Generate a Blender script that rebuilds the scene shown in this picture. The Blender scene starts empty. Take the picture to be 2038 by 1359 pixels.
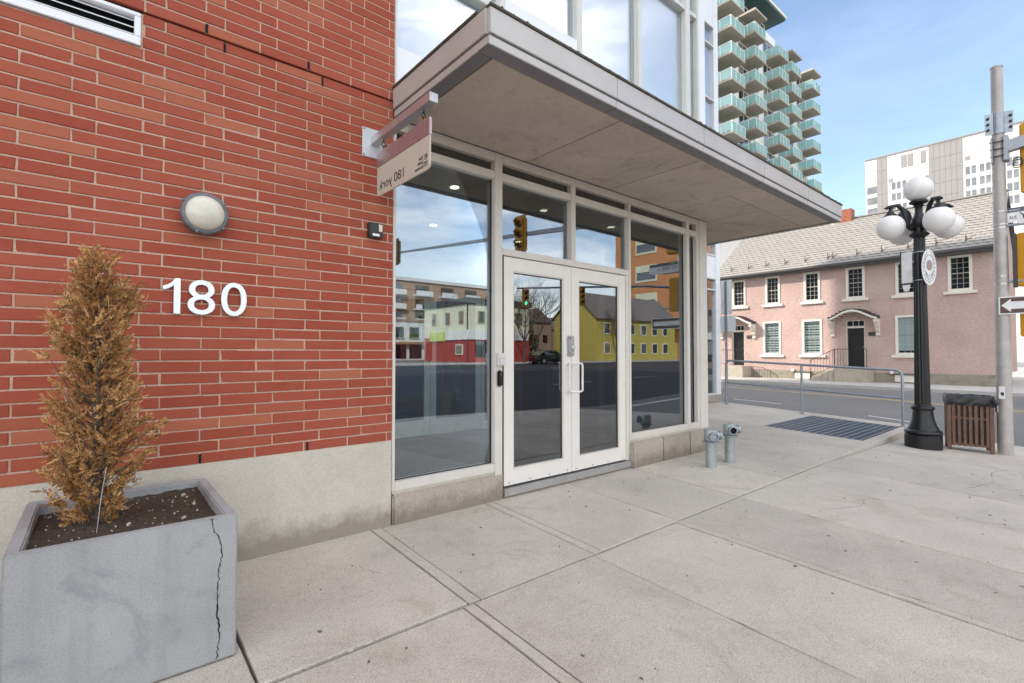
import bpy, bmesh, math, random
from mathutils import Vector, Matrix
R = math.radians
random.seed(7)
SC = bpy.context.scene
COL = SC.collection

# ------------------------------------------------------------------ camera
cam = bpy.data.cameras.new('camera')
cam.sensor_width = 36.0
cam.lens = 36.0 * 985.0 / 2038.0
cam.clip_start = 0.05
cam.clip_end = 3000
camo = bpy.data.objects.new('camera', cam)
COL.objects.link(camo)
camo.location = (0, -3.56, 1.24)
camo.rotation_euler = (R(91.4), 0, -R(40.08))
SC.camera = camo

# ------------------------------------------------------------------ sky, sun, exposure
SUN = Vector((-0.80, 0.90, 0.90)).normalized()
SUN_EL = math.asin(SUN.z)
SUN_AZ = math.atan2(SUN.x, SUN.y)
FILL_CLOUD_LOC = (0.84, 2.2, 1.0)  # offset keeps the visible sky blue while unseen cloud banks brighten the shade
world = bpy.data.worlds.new('World')
SC.world = world
world.use_nodes = True
wn = world.node_tree.nodes
wl = world.node_tree.links
wn.clear()
wo = wn.new('ShaderNodeOutputWorld')
wb = wn.new('ShaderNodeBackground')
sky = wn.new('ShaderNodeTexSky')
sky.sky_type = 'NISHITA'
sky.sun_disc = False
sky.sun_elevation = SUN_EL
sky.sun_rotation = SUN_AZ
sky.altitude = 800
sky.air_density = 1.2
sky.dust_density = 0.25
sky.ozone_density = 1.0
wb.inputs['Strength'].default_value = 0.09
# cloud: bright banks shifted mostly out of view to add fill light, wisps inside them, a faint veil everywhere
tc = wn.new('ShaderNodeTexCoord')
def wnoise(scale, rot, sc, detail, rough, dist, loc=(0, 0, 0)):
    mp = wn.new('ShaderNodeMapping')
    mp.inputs['Scale'].default_value = sc
    mp.inputs['Rotation'].default_value = rot
    mp.inputs['Location'].default_value = loc
    nz = wn.new('ShaderNodeTexNoise')
    nz.inputs['Scale'].default_value = scale
    nz.inputs['Detail'].default_value = detail
    nz.inputs['Roughness'].default_value = rough
    nz.inputs['Distortion'].default_value = dist
    wl.new(tc.outputs['Generated'], mp.inputs['Vector'])
    wl.new(mp.outputs['Vector'], nz.inputs['Vector'])
    return nz.outputs['Fac']
def wramp(src, p0, v0, p1, v1):
    cr = wn.new('ShaderNodeMapRange')
    cr.interpolation_type = 'SMOOTHSTEP'
    cr.inputs['From Min'].default_value = p0
    cr.inputs['From Max'].default_value = p1
    cr.inputs['To Min'].default_value = v0
    cr.inputs['To Max'].default_value = v1
    wl.new(src, cr.inputs['Value'])
    return cr.outputs[0]
def wmath(op, a, b):
    m = wn.new('ShaderNodeMath')
    m.operation = op
    for i, v in enumerate((a, b)):
        if hasattr(v, 'links'): wl.new(v, m.inputs[i])
        else: m.inputs[i].default_value = v
    return m.outputs[0]
bank = wramp(wnoise(0.75, (0, 0, 0), (1, 1, 1.2), 2, 0.5, 0.0, FILL_CLOUD_LOC), 0.40, 0.04, 0.60, 1.0)
wisp = wramp(wnoise(2.3, (0.25, 0.1, 0.6), (1.2, 1.2, 3.6), 10, 0.60, 0.5), 0.34, 0.10, 0.66, 1.0)
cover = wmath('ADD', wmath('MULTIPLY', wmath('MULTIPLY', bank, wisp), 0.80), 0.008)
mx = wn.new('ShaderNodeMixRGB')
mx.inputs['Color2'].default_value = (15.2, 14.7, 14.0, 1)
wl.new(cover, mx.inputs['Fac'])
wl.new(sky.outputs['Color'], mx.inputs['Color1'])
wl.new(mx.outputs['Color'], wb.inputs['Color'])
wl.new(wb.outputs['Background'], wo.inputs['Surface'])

sun = bpy.data.lights.new('sun', 'SUN')
sun.energy = 2.0
sun.angle = R(0.8)
sun.color = (1.0, 0.93, 0.82)
suno = bpy.data.objects.new('sun', sun)
COL.objects.link(suno)
suno.rotation_euler = SUN.to_track_quat('Z', 'Y').to_euler()
suno.location = (-30, 24, 40)

vs = SC.view_settings
vs.view_transform = 'Standard'
vs.look = 'None'
vs.exposure = 1.6
vs.gamma = 1.0
vs.use_curve_mapping = False
SC.render.engine = 'CYCLES'
SC.cycles.max_bounces = 8
SC.cycles.transparent_max_bounces = 16
SC.cycles.glossy_bounces = 4
SC.cycles.sample_clamp_indirect = 6.0

# ------------------------------------------------------------------ materials
MATS = {}
def lin(c):
    return tuple((x / 255 / 12.92 if x / 255 <= 0.04045 else ((x / 255 + 0.055) / 1.055) ** 2.4) for x in c) + (1,)

class NT:
    def __init__(s, name):
        s.m = bpy.data.materials.new(name)
        s.m.use_nodes = True
        s.n = s.m.node_tree.nodes
        s.l = s.m.node_tree.links
        s.b = s.n['Principled BSDF']
        s.out = s.n['Material Output']
    def node(s, t, **kw):
        n = s.n.new(t)
        for k, v in kw.items():
            if k in n.inputs:
                n.inputs[k].default_value = v
            else:
                setattr(n, k, v)
        return n
    def link(s, a, b):
        s.l.new(a, b)
    def coord(s, kind='Object', scale=(1, 1, 1)):
        t = s.node('ShaderNodeTexCoord')
        if kind == 'World':
            g = s.node('ShaderNodeNewGeometry')
            src = g.outputs['Position']
        else:
            src = t.outputs[kind]
        m = s.node('ShaderNodeMapping')
        m.inputs['Scale'].default_value = scale
        s.link(src, m.inputs['Vector'])
        return m.outputs['Vector']
    def noise(s, vec, scale, detail=4, rough=0.55, dist=0.0):
        n = s.node('ShaderNodeTexNoise', Scale=scale, Detail=detail, Roughness=rough, Distortion=dist)
        s.link(vec, n.inputs['Vector'])
        return n.outputs['Fac']
    def ramp(s, fac, stops):
        r = s.node('ShaderNodeValToRGB')
        e = r.color_ramp.elements
        while len(e) < len(stops):
            e.new(0.5)
        for i, (p, c) in enumerate(stops):
            e[i].position = p
            e[i].color = c if len(c) == 4 else tuple(c) + (1,)
        s.link(fac, r.inputs['Fac'])
        return r.outputs['Color']
    def mix(s, fac, a, b, mode='MIX'):
        m = s.node('ShaderNodeMixRGB', blend_type=mode)
        for sock, v in ((m.inputs['Fac'], fac), (m.inputs['Color1'], a), (m.inputs['Color2'], b)):
            if hasattr(v, 'is_linked') or hasattr(v, 'links'):
                s.link(v, sock)
            elif isinstance(v, (int, float)):
                sock.default_value = v
            else:
                sock.default_value = v if len(v) == 4 else tuple(v) + (1,)
        return m.outputs['Color']
    def math(s, op, a, b=0.0):
        m = s.node('ShaderNodeMath', operation=op)
        for i, v in enumerate((a, b)):
            if hasattr(v, 'links'):
                s.link(v, m.inputs[i])
            else:
                m.inputs[i].default_value = v
        return m.outputs[0]
    def bump(s, h, strength=0.3, dist=0.01):
        b = s.node('ShaderNodeBump', Strength=strength, Distance=dist)
        s.link(h, b.inputs['Height'])
        s.link(b.outputs['Normal'], s.b.inputs['Normal'])
    def base(s, c):
        if hasattr(c, 'links'):
            s.link(c, s.b.inputs['Base Color'])
        else:
            s.b.inputs['Base Color'].default_value = c if len(c) == 4 else tuple(c) + (1,)
    def set(s, **kw):
        for k, v in kw.items():
            s.b.inputs[k.replace('_', ' ')].default_value = v

def simple(name, col, rough=0.6, metal=0.0, var=0.12, scale=6.0, bump=0.0, bscale=60.0, kind='World', dirt=0.0, dirtcol=(0.06, 0.05, 0.04), spec=0.5, coat=0.0):
    t = NT(name)
    v = t.coord(kind)
    n = t.noise(v, scale, 6, 0.6)
    lo = tuple(c * (1 - var) for c in col[:3])
    hi = tuple(min(1, c * (1 + var)) for c in col[:3])
    c = t.ramp(n, [(0.3, lo), (0.7, hi)])
    if dirt > 0:
        d = t.noise(v, scale * 0.45, 8, 0.7, 0.6)
        f = t.ramp(d, [(0.52, (0, 0, 0)), (0.75, (dirt, dirt, dirt))])
        c = t.mix(f, c, dirtcol)
    t.base(c)
    rr = t.ramp(t.noise(v, scale * 2, 4), [(0.3, (rough * 0.85,) * 3), (0.7, (min(1, rough * 1.15),) * 3)])
    t.link(rr, t.b.inputs['Roughness'])
    t.set(Metallic=metal)
    t.b.inputs['Specular IOR Level'].default_value = spec
    if coat:
        t.b.inputs['Coat Weight'].default_value = coat
    if bump:
        t.bump(t.noise(v, bscale, 5, 0.6), bump, 0.01)
    MATS[name] = t.m
    return t.m

def brick_material(name, island):
    t = NT(name)
    if island:
        g = t.node('ShaderNodeNewGeometry')
        rnd = g.outputs['Random Per Island']
    else:
        g = t.node('ShaderNodeObjectInfo')
        rnd = g.outputs['Random']
    c = t.ramp(rnd, [(0.0, (0.325, 0.058, 0.031)), (0.30, (0.345, 0.064, 0.034)), (0.60, (0.365, 0.073, 0.039)),
                     (0.84, (0.38, 0.084, 0.045)), (0.92, (0.40, 0.102, 0.054)), (0.97, (0.425, 0.130, 0.066)), (1.0, (0.39, 0.10, 0.06))])
    v = t.coord('World')
    n1 = t.noise(v, 5, 7, 0.7)
    c = t.mix(t.ramp(n1, [(0.38, (0, 0, 0)), (0.75, (0.18, 0.18, 0.18))]), c, (0.46, 0.16, 0.09))
    n4 = t.noise(v, 1.1, 8, 0.7, 0.5)
    c = t.mix(t.ramp(n4, [(0.5, (0, 0, 0)), (0.8, (0.10, 0.10, 0.10))]), c, (0.52, 0.34, 0.27))
    n2 = t.noise(v, 420, 3, 0.7)
    c = t.mix(0.32, c, t.ramp(n2, [(0.25, (0.35, 0.35, 0.35)), (0.75, (1.0, 1.0, 1.0))]), 'MULTIPLY')
    n3 = t.noise(v, 60, 3, 0.8)
    c = t.mix(t.ramp(n3, [(0.70, (0, 0, 0)), (0.80, (0.4, 0.4, 0.4))]), c, (0.55, 0.34, 0.26))
    t.base(c)
    t.set(Roughness=0.88)
    t.bump(t.math('ADD', t.noise(v, 300, 4, 0.7), t.math('MULTIPLY', t.noise(v, 45, 3), 0.8)), 0.35, 0.003)
    MATS[name] = t.m
brick_material('brick', False)
brick_material('brick_joined', True)

def concrete(name, col, speck=0.5, stain=0.35, bump=0.25, bscale=220, objvar=0.10, stain_scale=1.6, warm=(0.30, 0.25, 0.19), rough=0.9, splash=None, streak=False):
    t = NT(name)
    v = t.coord('World')
    big = t.noise(v, stain_scale, 8, 0.62, 0.4)
    lo = tuple(c * 0.86 for c in col)
    hi = tuple(c * 1.10 for c in col)
    c = t.ramp(big, [(0.28, lo), (0.72, hi)])
    st = t.noise(v, stain_scale * 1.9, 9, 0.7, 1.2)
    c = t.mix(t.ramp(st, [(0.54, (0, 0, 0)), (0.74, (stain,) * 3)]), c, warm)
    # aggregate speckle, coarse and fine
    s0 = t.noise(v, 130, 3, 0.7)
    c = t.mix(speck * 0.85, c, t.ramp(s0, [(0.34, (0.50, 0.48, 0.46)), (0.5, (1, 1, 1)), (0.70, (1.2, 1.2, 1.2))]), 'MULTIPLY')
    s3 = t.noise(v, 14, 6, 0.75)
    c = t.mix(speck * 0.35, c, t.ramp(s3, [(0.30, (0.72, 0.70, 0.68)), (0.5, (1, 1, 1)), (0.75, (1.1, 1.1, 1.1))]), 'MULTIPLY')
    s1 = t.noise(v, 330, 2, 0.6)
    c = t.mix(speck, c, t.ramp(s1, [(0.30, (0.45, 0.43, 0.42)), (0.50, (1, 1, 1)), (0.72, (1.25, 1.25, 1.25))]), 'MULTIPLY')
    s2 = t.noise(v, 95, 2, 0.5)
    c = t.mix(t.ramp(s2, [(0.70, (0, 0, 0)), (0.76, (0.5, 0.5, 0.5))]), c, tuple(x * 0.45 for x in col))
    if streak:
        v2 = t.coord('World', (9, 9, 0.55))
        c = t.mix(t.ramp(t.noise(v2, 1.2, 6, 0.6), [(0.5, (0, 0, 0)), (0.75, (0.30,) * 3)]), c, tuple(x * 0.55 for x in col))
    if splash is not None:
        sep = t.node('ShaderNodeSeparateXYZ')
        g = t.node('ShaderNodeNewGeometry')
        t.link(g.outputs['Position'], sep.inputs[0])
        # grimy splash-back stain, ragged upper edge
        h = t.math('SUBTRACT', splash, sep.outputs['Z'])
        h = t.math('ADD', t.math('MULTIPLY', h, 5.0), t.math('MULTIPLY', t.math('SUBTRACT', t.noise(v, 4.0, 8, 0.75), 0.5), 2.4))
        c = t.mix(t.ramp(h, [(0.12, (0, 0, 0)), (0.9, (0.62,) * 3)]), c, (0.145, 0.115, 0.085))
    if objvar:
        oi = t.node('ShaderNodeObjectInfo')
        c = t.mix(1.0, c, t.ramp(oi.outputs['Random'], [(0, (1 - objvar,) * 3), (1, (1 + objvar * 0.5,) * 3)]), 'MULTIPLY')
    t.base(c)
    t.set(Roughness=rough)
    t.b.inputs['Specular IOR Level'].default_value = 0.3
    t.bump(t.math('ADD', t.noise(v, bscale, 4, 0.65), t.math('MULTIPLY', t.noise(v, 26, 5), 1.2)), bump, 0.004)
    MATS[name] = t.m
concrete('sidewalk', (0.53, 0.485, 0.43), 0.7, 0.45, 0.4, objvar=0.10, stain_scale=1.1)
concrete('sidewalk_far', (0.48, 0.45, 0.42), 0.3, 0.2, objvar=0.05)
concrete('plinth', (0.54, 0.50, 0.43), 0.35, 0.15, splash=0.16)
concrete('sill_concrete', (0.43, 0.38, 0.33), 0.75, 0.3, 0.4, splash=0.12)
concrete('soffit', (0.57, 0.495, 0.405), 0.6, 0.75, stain_scale=1.5, warm=(0.29, 0.235, 0.18), objvar=0.06)
concrete('planter_concrete', (0.355, 0.357, 0.362), 0.35, 0.75, 0.3, stain_scale=1.7, warm=(0.215, 0.22, 0.235), objvar=0, streak=True)
concrete('stoop', (0.42, 0.37, 0.30), 0.2, 0.5, stain_scale=2.0, warm=(0.16, 0.13, 0.08), objvar=0)
concrete('balcony_concrete', (0.42, 0.38, 0.32), 0.1, 0.35, stain_scale=0.7, objvar=0.12)
concrete('house_plinth', (0.30, 0.27, 0.21), 0.2, 0.75, stain_scale=0.9, warm=(0.09, 0.085, 0.06), objvar=0)
concrete('asphalt', (0.175, 0.168, 0.162), 0.5, 0.25, 0.4, bscale=160, stain_scale=0.35, warm=(0.17, 0.165, 0.16), objvar=0)
concrete('asphalt_dark', (0.042, 0.042, 0.052), 0.5, 0.25, 0.4, bscale=160, stain_scale=0.35, warm=(0.07, 0.068, 0.068), objvar=0)
concrete('ground', (0.16, 0.15, 0.13), 0.3, 0.3, stain_scale=0.2, objvar=0)
concrete('mortar', (0.56, 0.40, 0.31), 0.5, 0.3, 0.5, objvar=0, warm=(0.38, 0.26, 0.20))

simple('frame', (0.63, 0.59, 0.54), 0.42, 0.0, 0.05, 5, dirt=0.10, dirtcol=(0.35, 0.31, 0.27))
simple('door_white', (0.74, 0.70, 0.655), 0.38, 0.0, 0.04, 4, dirt=0.08, dirtcol=(0.45, 0.42, 0.38))
simple('inner_frame', (0.55, 0.57, 0.55), 0.45)
simple('gasket', (0.015, 0.015, 0.016), 0.6)
simple('spandrel', (0.055, 0.052, 0.050), 0.35, 0, 0.1)
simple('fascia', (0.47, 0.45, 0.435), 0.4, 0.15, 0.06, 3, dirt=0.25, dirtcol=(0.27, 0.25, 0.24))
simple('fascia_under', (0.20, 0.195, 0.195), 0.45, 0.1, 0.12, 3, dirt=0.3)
simple('flashing', (0.085, 0.075, 0.055), 0.9, 0.0, 0.4, 12, 0.6, 40)
simple('moss', (0.055, 0.06, 0.03), 1.0, 0.0, 0.5, 30, 1.0, 80)
simple('white_panel', (0.78, 0.79, 0.82), 0.35, 0.0, 0.03, 2, dirt=0.06, dirtcol=(0.5, 0.5, 0.5))
simple('mullion_light', (0.63, 0.62, 0.585), 0.4, 0, 0.05, 5)
simple('blind', (0.70, 0.715, 0.75), 0.9, 0, 0.02, 1.5)
simple('interior_ceiling', (0.17, 0.21, 0.20), 0.9, 0, 0.04)
simple('interior_wall', (0.30, 0.30, 0.29), 0.9, 0, 0.05)
simple('interior_floor', (0.030, 0.036, 0.046), 0.85, 0, 0.2, 40, 0.3, 200)
simple('brushed', (0.55, 0.55, 0.56), 0.32, 0.8, 0.08, 8)
simple('pull_steel', (0.72, 0.72, 0.72), 0.35, 0.2, 0.03)
simple('plastic_black', (0.012, 0.012, 0.013), 0.35)
simple('plastic_grey', (0.33, 0.33, 0.34), 0.5)
simple('sign_metal', (0.56, 0.545, 0.56), 0.34, 0.75, 0.06, 4)
simple('sign_plate_metal', (0.62, 0.64, 0.68), 0.4, 0.3, 0.04, 4)
simple('sign_rose', (0.42, 0.32, 0.335), 0.3, 0.6, 0.05, 4)
simple('sign_board', (0.52, 0.47, 0.385), 0.6, 0, 0.05, 4)
simple('letter_dark', (0.035, 0.03, 0.03), 0.6)
simple('number_metal', (0.80, 0.82, 0.86), 0.30, 0.25, 0.03)
simple('lamp_housing', (0.15, 0.165, 0.185), 0.55, 0.3, 0.25, 25, 0.4, 120)
simple('brass', (0.35, 0.2, 0.1), 0.35, 0.9)
simple('soil', (0.055, 0.038, 0.026), 1.0, 0, 0.6, 60, 1.0, 90)
simple('gum', (0.13, 0.12, 0.115), 0.9, 0, 0.3, 30)
simple('perlite', (0.50, 0.47, 0.42), 0.9)
simple('crack', (0.012, 0.011, 0.011), 1.0)
simple('galvanised', (0.33, 0.36, 0.40), 0.45, 0.65, 0.15, 9, dirt=0.15, dirtcol=(0.22, 0.22, 0.23))
simple('standpipe', (0.36, 0.40, 0.40), 0.5, 0.45, 0.15, 12, dirt=0.45, dirtcol=(0.19, 0.13, 0.08))
simple('hole_dark', (0.004, 0.004, 0.004), 1.0)
simple('grating', (0.13, 0.155, 0.19), 0.5, 0.6, 0.2, 12)
simple('grating_light', (0.42, 0.45, 0.48), 0.4, 0.6, 0.15, 12)
simple('lamp_black', (0.009, 0.009, 0.011), 0.36, 0.0, 0.3, 14, 0.12, 90, spec=0.45)
simple('bin_slat', (0.14, 0.070, 0.045), 0.6, 0, 0.35, 20, 0.3, 60)
simple('bag_black', (0.008, 0.008, 0.011), 0.35, 0, 0.2, 20, 0.6, 14)
simple('pole_steel', (0.44, 0.41, 0.395), 0.55, 0.35, 0.14, 6, dirt=0.35, dirtcol=(0.20, 0.185, 0.175))
simple('signal_amber', (0.62, 0.30, 0.015), 0.5, 0, 0.06, 6)
simple('signal_back', (0.05, 0.05, 0.055), 0.6)
simple('sign_brown', (0.10, 0.062, 0.05), 0.45)
simple('sign_white', (0.78, 0.78, 0.78), 0.45)
simple('sign_back', (0.82, 0.83, 0.86), 0.5, 0.0, 0.05)
simple('sign_navy', (0.10, 0.11, 0.15), 0.5)
simple('trim_cream', (0.70, 0.645, 0.56), 0.6, 0, 0.05, 6)
simple('muntin', (0.36, 0.35, 0.31), 0.5)
simple('door_black', (0.010, 0.009, 0.009), 0.35)
simple('iron', (0.02, 0.018, 0.017), 0.55)
simple('hood_brown', (0.055, 0.042, 0.042), 0.7, 0, 0.2, 8)
simple('gutter', (0.10, 0.095, 0.095), 0.5, 0, 0.12, 4)
simple('roof_tile', (0.28, 0.26, 0.24), 0.8, 0, 0.10, 5.0, 0.3, 40)
simple('snow_guard', (0.06, 0.03, 0.025), 0.7)
simple('chimney_brick', (0.30, 0.10, 0.06), 0.9, 0, 0.4, 14)
simple('tower_wall', (0.66, 0.66, 0.65), 0.6, 0, 0.05, 1)
simple('tower_dark', (0.16, 0.15, 0.145), 0.7, 0, 0.1, 1)
simple('tower_soffit', (0.03, 0.085, 0.078), 0.7, 0, 0.15, 2)
simple('rail_white', (0.72, 0.72, 0.71), 0.4)
simple('office_white', (0.58, 0.575, 0.56), 0.6, 0, 0.03, 0.3)
simple('office_grey', (0.245, 0.23, 0.225), 0.6, 0, 0.05, 0.3)
simple('office_window', (0.17, 0.175, 0.19), 0.25, 0, 0.3, 0.5)
simple('joint_grey', (0.22, 0.21, 0.21), 0.8)
simple('paint_yellow', (0.62, 0.50, 0.24), 0.8, 0, 0.2, 8, dirt=0.6, dirtcol=(0.12, 0.12, 0.12))
simple('paint_white', (0.62, 0.61, 0.60), 0.8, 0, 0.2, 8, dirt=0.6, dirtcol=(0.13, 0.13, 0.13))
simple('store_cream', (0.72, 0.70, 0.53), 0.8, 0, 0.06, 1)
simple('store_red', (0.36, 0.05, 0.04), 0.8, 0, 0.1, 1)
simple('store_white', (0.74, 0.73, 0.70), 0.8, 0, 0.05, 1)
simple('store_sign_green', (0.55, 0.62, 0.12), 0.6)
simple('text_red', (0.55, 0.08, 0.08), 0.6)
simple('yellow_wall', (0.50, 0.41, 0.09), 0.8, 0, 0.06, 1)
simple('dark_roof', (0.06, 0.058, 0.06), 0.9, 0, 0.2, 2)
simple('grey_roof', (0.17, 0.15, 0.145), 0.9, 0, 0.2, 2)
simple('apt_brick', (0.40, 0.24, 0.15), 0.9, 0, 0.1, 2)
simple('orange_brick', (0.56, 0.25, 0.11), 0.9, 0, 0.1, 2)
simple('bark', (0.11, 0.085, 0.07), 0.95, 0, 0.3, 8, 0.6, 30)
simple('evergreen', (0.035, 0.055, 0.02), 0.9, 0, 0.4, 10)
simple('car_paint', (0.012, 0.013, 0.016), 0.2, 0.2, 0.1, 4, coat=0.8)
simple('tyre', (0.015, 0.015, 0.015), 0.9)
simple('tail_red', (0.4, 0.01, 0.01), 0.3)
simple('yellow_plastic', (0.55, 0.45, 0.06), 0.5)
simple('poster_green', (0.22, 0.40, 0.22), 0.7, 0, 0.5, 20)
simple('shop_wall', (0.30, 0.22, 0.17), 0.9, 0, 0.2, 3)

# roughcast pink wall: horizontal trowelled relief under paint
t = NT('pink_stucco')
v = t.coord('World')
v2 = t.coord('World', (1.0, 1.0, 2.6))
c = t.ramp(t.noise(v, 0.9, 7, 0.6), [(0.3, (0.50, 0.35, 0.305)), (0.7, (0.60, 0.43, 0.38))])
c = t.mix(t.ramp(t.noise(v2, 1.3, 9, 0.75, 0.8), [(0.56, (0, 0, 0)), (0.78, (0.35,) * 3)]), c, (0.42, 0.26, 0.21))
c = t.mix(0.38, c, t.ramp(t.noise(v2, 9, 4, 0.6), [(0.35, (0.62, 0.6, 0.6)), (0.6, (1.12, 1.12, 1.12))]), 'MULTIPLY')
t.base(c)
t.set(Roughness=0.92)
t.bump(t.math('ADD', t.noise(v2, 8.5, 4, 0.6), t.math('MULTIPLY', t.noise(v2, 20, 3), 0.5)), 0.8, 0.06)
MATS['pink_stucco'] = t.m

# dead cedar foliage: russet and straw, some olive left inside
t = NT('dead_cedar')
g = t.node('ShaderNodeNewGeometry')
c = t.ramp(g.outputs['Random Per Island'], [(0.0, (0.22, 0.11, 0.04)), (0.25, (0.38, 0.19, 0.065)), (0.5, (0.50, 0.265, 0.095)), (0.72, (0.62, 0.37, 0.155)), (0.84, (0.66, 0.45, 0.23)), (0.90, (0.20, 0.17, 0.075)), (1.0, (0.10, 0.105, 0.05))])
v = t.coord('World')
c = t.mix(t.ramp(t.noise(v, 6, 4), [(0.42, (0, 0, 0)), (0.75, (0.55,) * 3)]), c, (0.46, 0.20, 0.075))
t.base(c)
t.set(Roughness=0.8)
t.b.inputs['Specular IOR Level'].default_value = 0.2
MATS['dead_cedar'] = t.m

def glass(name, refl=0.22, tint=(0.75, 0.85, 0.84), ior=1.6, bumpy=0.0, mult=1.2):
    t = NT(name)
    tr = t.node('ShaderNodeBsdfTransparent')
    tr.inputs['Color'].default_value = tint + (1,)
    gl = t.node('ShaderNodeBsdfGlossy')
    gl.inputs['Roughness'].default_value = 0.0
    gl.inputs['Color'].default_value = (0.95, 0.97, 1.0, 1)
    fr = t.node('ShaderNodeFresnel', IOR=ior)
    f = t.math('MINIMUM', t.math('ADD', t.math('MULTIPLY', fr.outputs[0], mult), refl), 0.95)
    if bumpy:
        v = t.coord('World')
        b = t.node('ShaderNodeBump', Strength=bumpy, Distance=0.01)
        t.link(t.noise(v, 1.3, 2), b.inputs['Height'])
        t.link(b.outputs['Normal'], gl.inputs['Normal'])
    ms = t.node('ShaderNodeMixShader')
    t.link(f, ms.inputs[0])
    t.link(tr.outputs[0], ms.inputs[1])
    t.link(gl.outputs[0], ms.inputs[2])
    t.link(ms.outputs[0], t.out.inputs['Surface'])
    MATS[name] = t.m
glass('glass_store', 0.115, (0.80, 0.89, 0.94), bumpy=0.02, mult=1.0)
glass('glass_door', 0.13, (0.62, 0.66, 0.67), bumpy=0.02, mult=1.0)
glass('glass_upper', 0.015, (0.97, 0.985, 0.995), bumpy=0.03, mult=0.45)
glass('glass_house', 0.0, (0.85, 0.9, 0.88), ior=1.45, bumpy=0.1, mult=0.5)
glass('glass_dark', 0.10, (0.25, 0.3, 0.32))

def frosted(name, col):
    t = NT(name)
    tr = t.node('ShaderNodeBsdfTransparent'); tr.inputs['Color'].default_value = col + (1,)
    df = t.node('ShaderNodeBsdfDiffuse'); df.inputs['Color'].default_value = (0.62, 0.82, 0.78, 1)
    tl = t.node('ShaderNodeBsdfTranslucent'); tl.inputs['Color'].default_value = (0.75, 0.9, 0.9, 1)
    gl = t.node('ShaderNodeBsdfGlossy'); gl.inputs['Roughness'].default_value = 0.02
    a1 = t.node('ShaderNodeMixShader'); a1.inputs[0].default_value = 0.5
    t.link(df.outputs[0], a1.inputs[1]); t.link(tl.outputs[0], a1.inputs[2])
    a2 = t.node('ShaderNodeMixShader'); a2.inputs[0].default_value = 0.5
    t.link(tr.outputs[0], a2.inputs[1]); t.link(a1.outputs[0], a2.inputs[2])
    a3 = t.node('ShaderNodeMixShader'); a3.inputs[0].default_value = 0.08
    t.link(a2.outputs[0], a3.inputs[1]); t.link(gl.outputs[0], a3.inputs[2])
    t.link(a3.outputs[0], t.out.inputs['Surface'])
    MATS[name] = t.m
frosted('glass_balcony', (0.52, 0.82, 0.78))
def globe_mat():
    t = NT('globe')
    t.base((0.82, 0.80, 0.79))
    t.set(Roughness=0.28)
    t.b.inputs['Subsurface Weight'].default_value = 0.3
    t.b.inputs['Subsurface Radius'].default_value = (0.1, 0.1, 0.1)
    MATS['globe'] = t.m
globe_mat()
t = NT('lens')
v = t.coord('World')
t.base(t.ramp(t.noise(v, 9, 3), [(0.3, (0.55, 0.52, 0.44)), (0.7, (0.66, 0.63, 0.55))]))
t.set(Roughness=0.25)
t.b.inputs['Coat Weight'].default_value = 0.5
MATS['lens'] = t.m
def emit(name, col, s):
    t = NT(name)
    t.base(col)
    t.b.inputs['Emission Color'].default_value = col + (1,)
    t.b.inputs['Emission Strength'].default_value = s
    MATS[name] = t.m
emit('downlight', (1.0, 0.86, 0.5), 3.0)
emit('signal_green', (0.1, 0.9, 0.5), 1.5)

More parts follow.
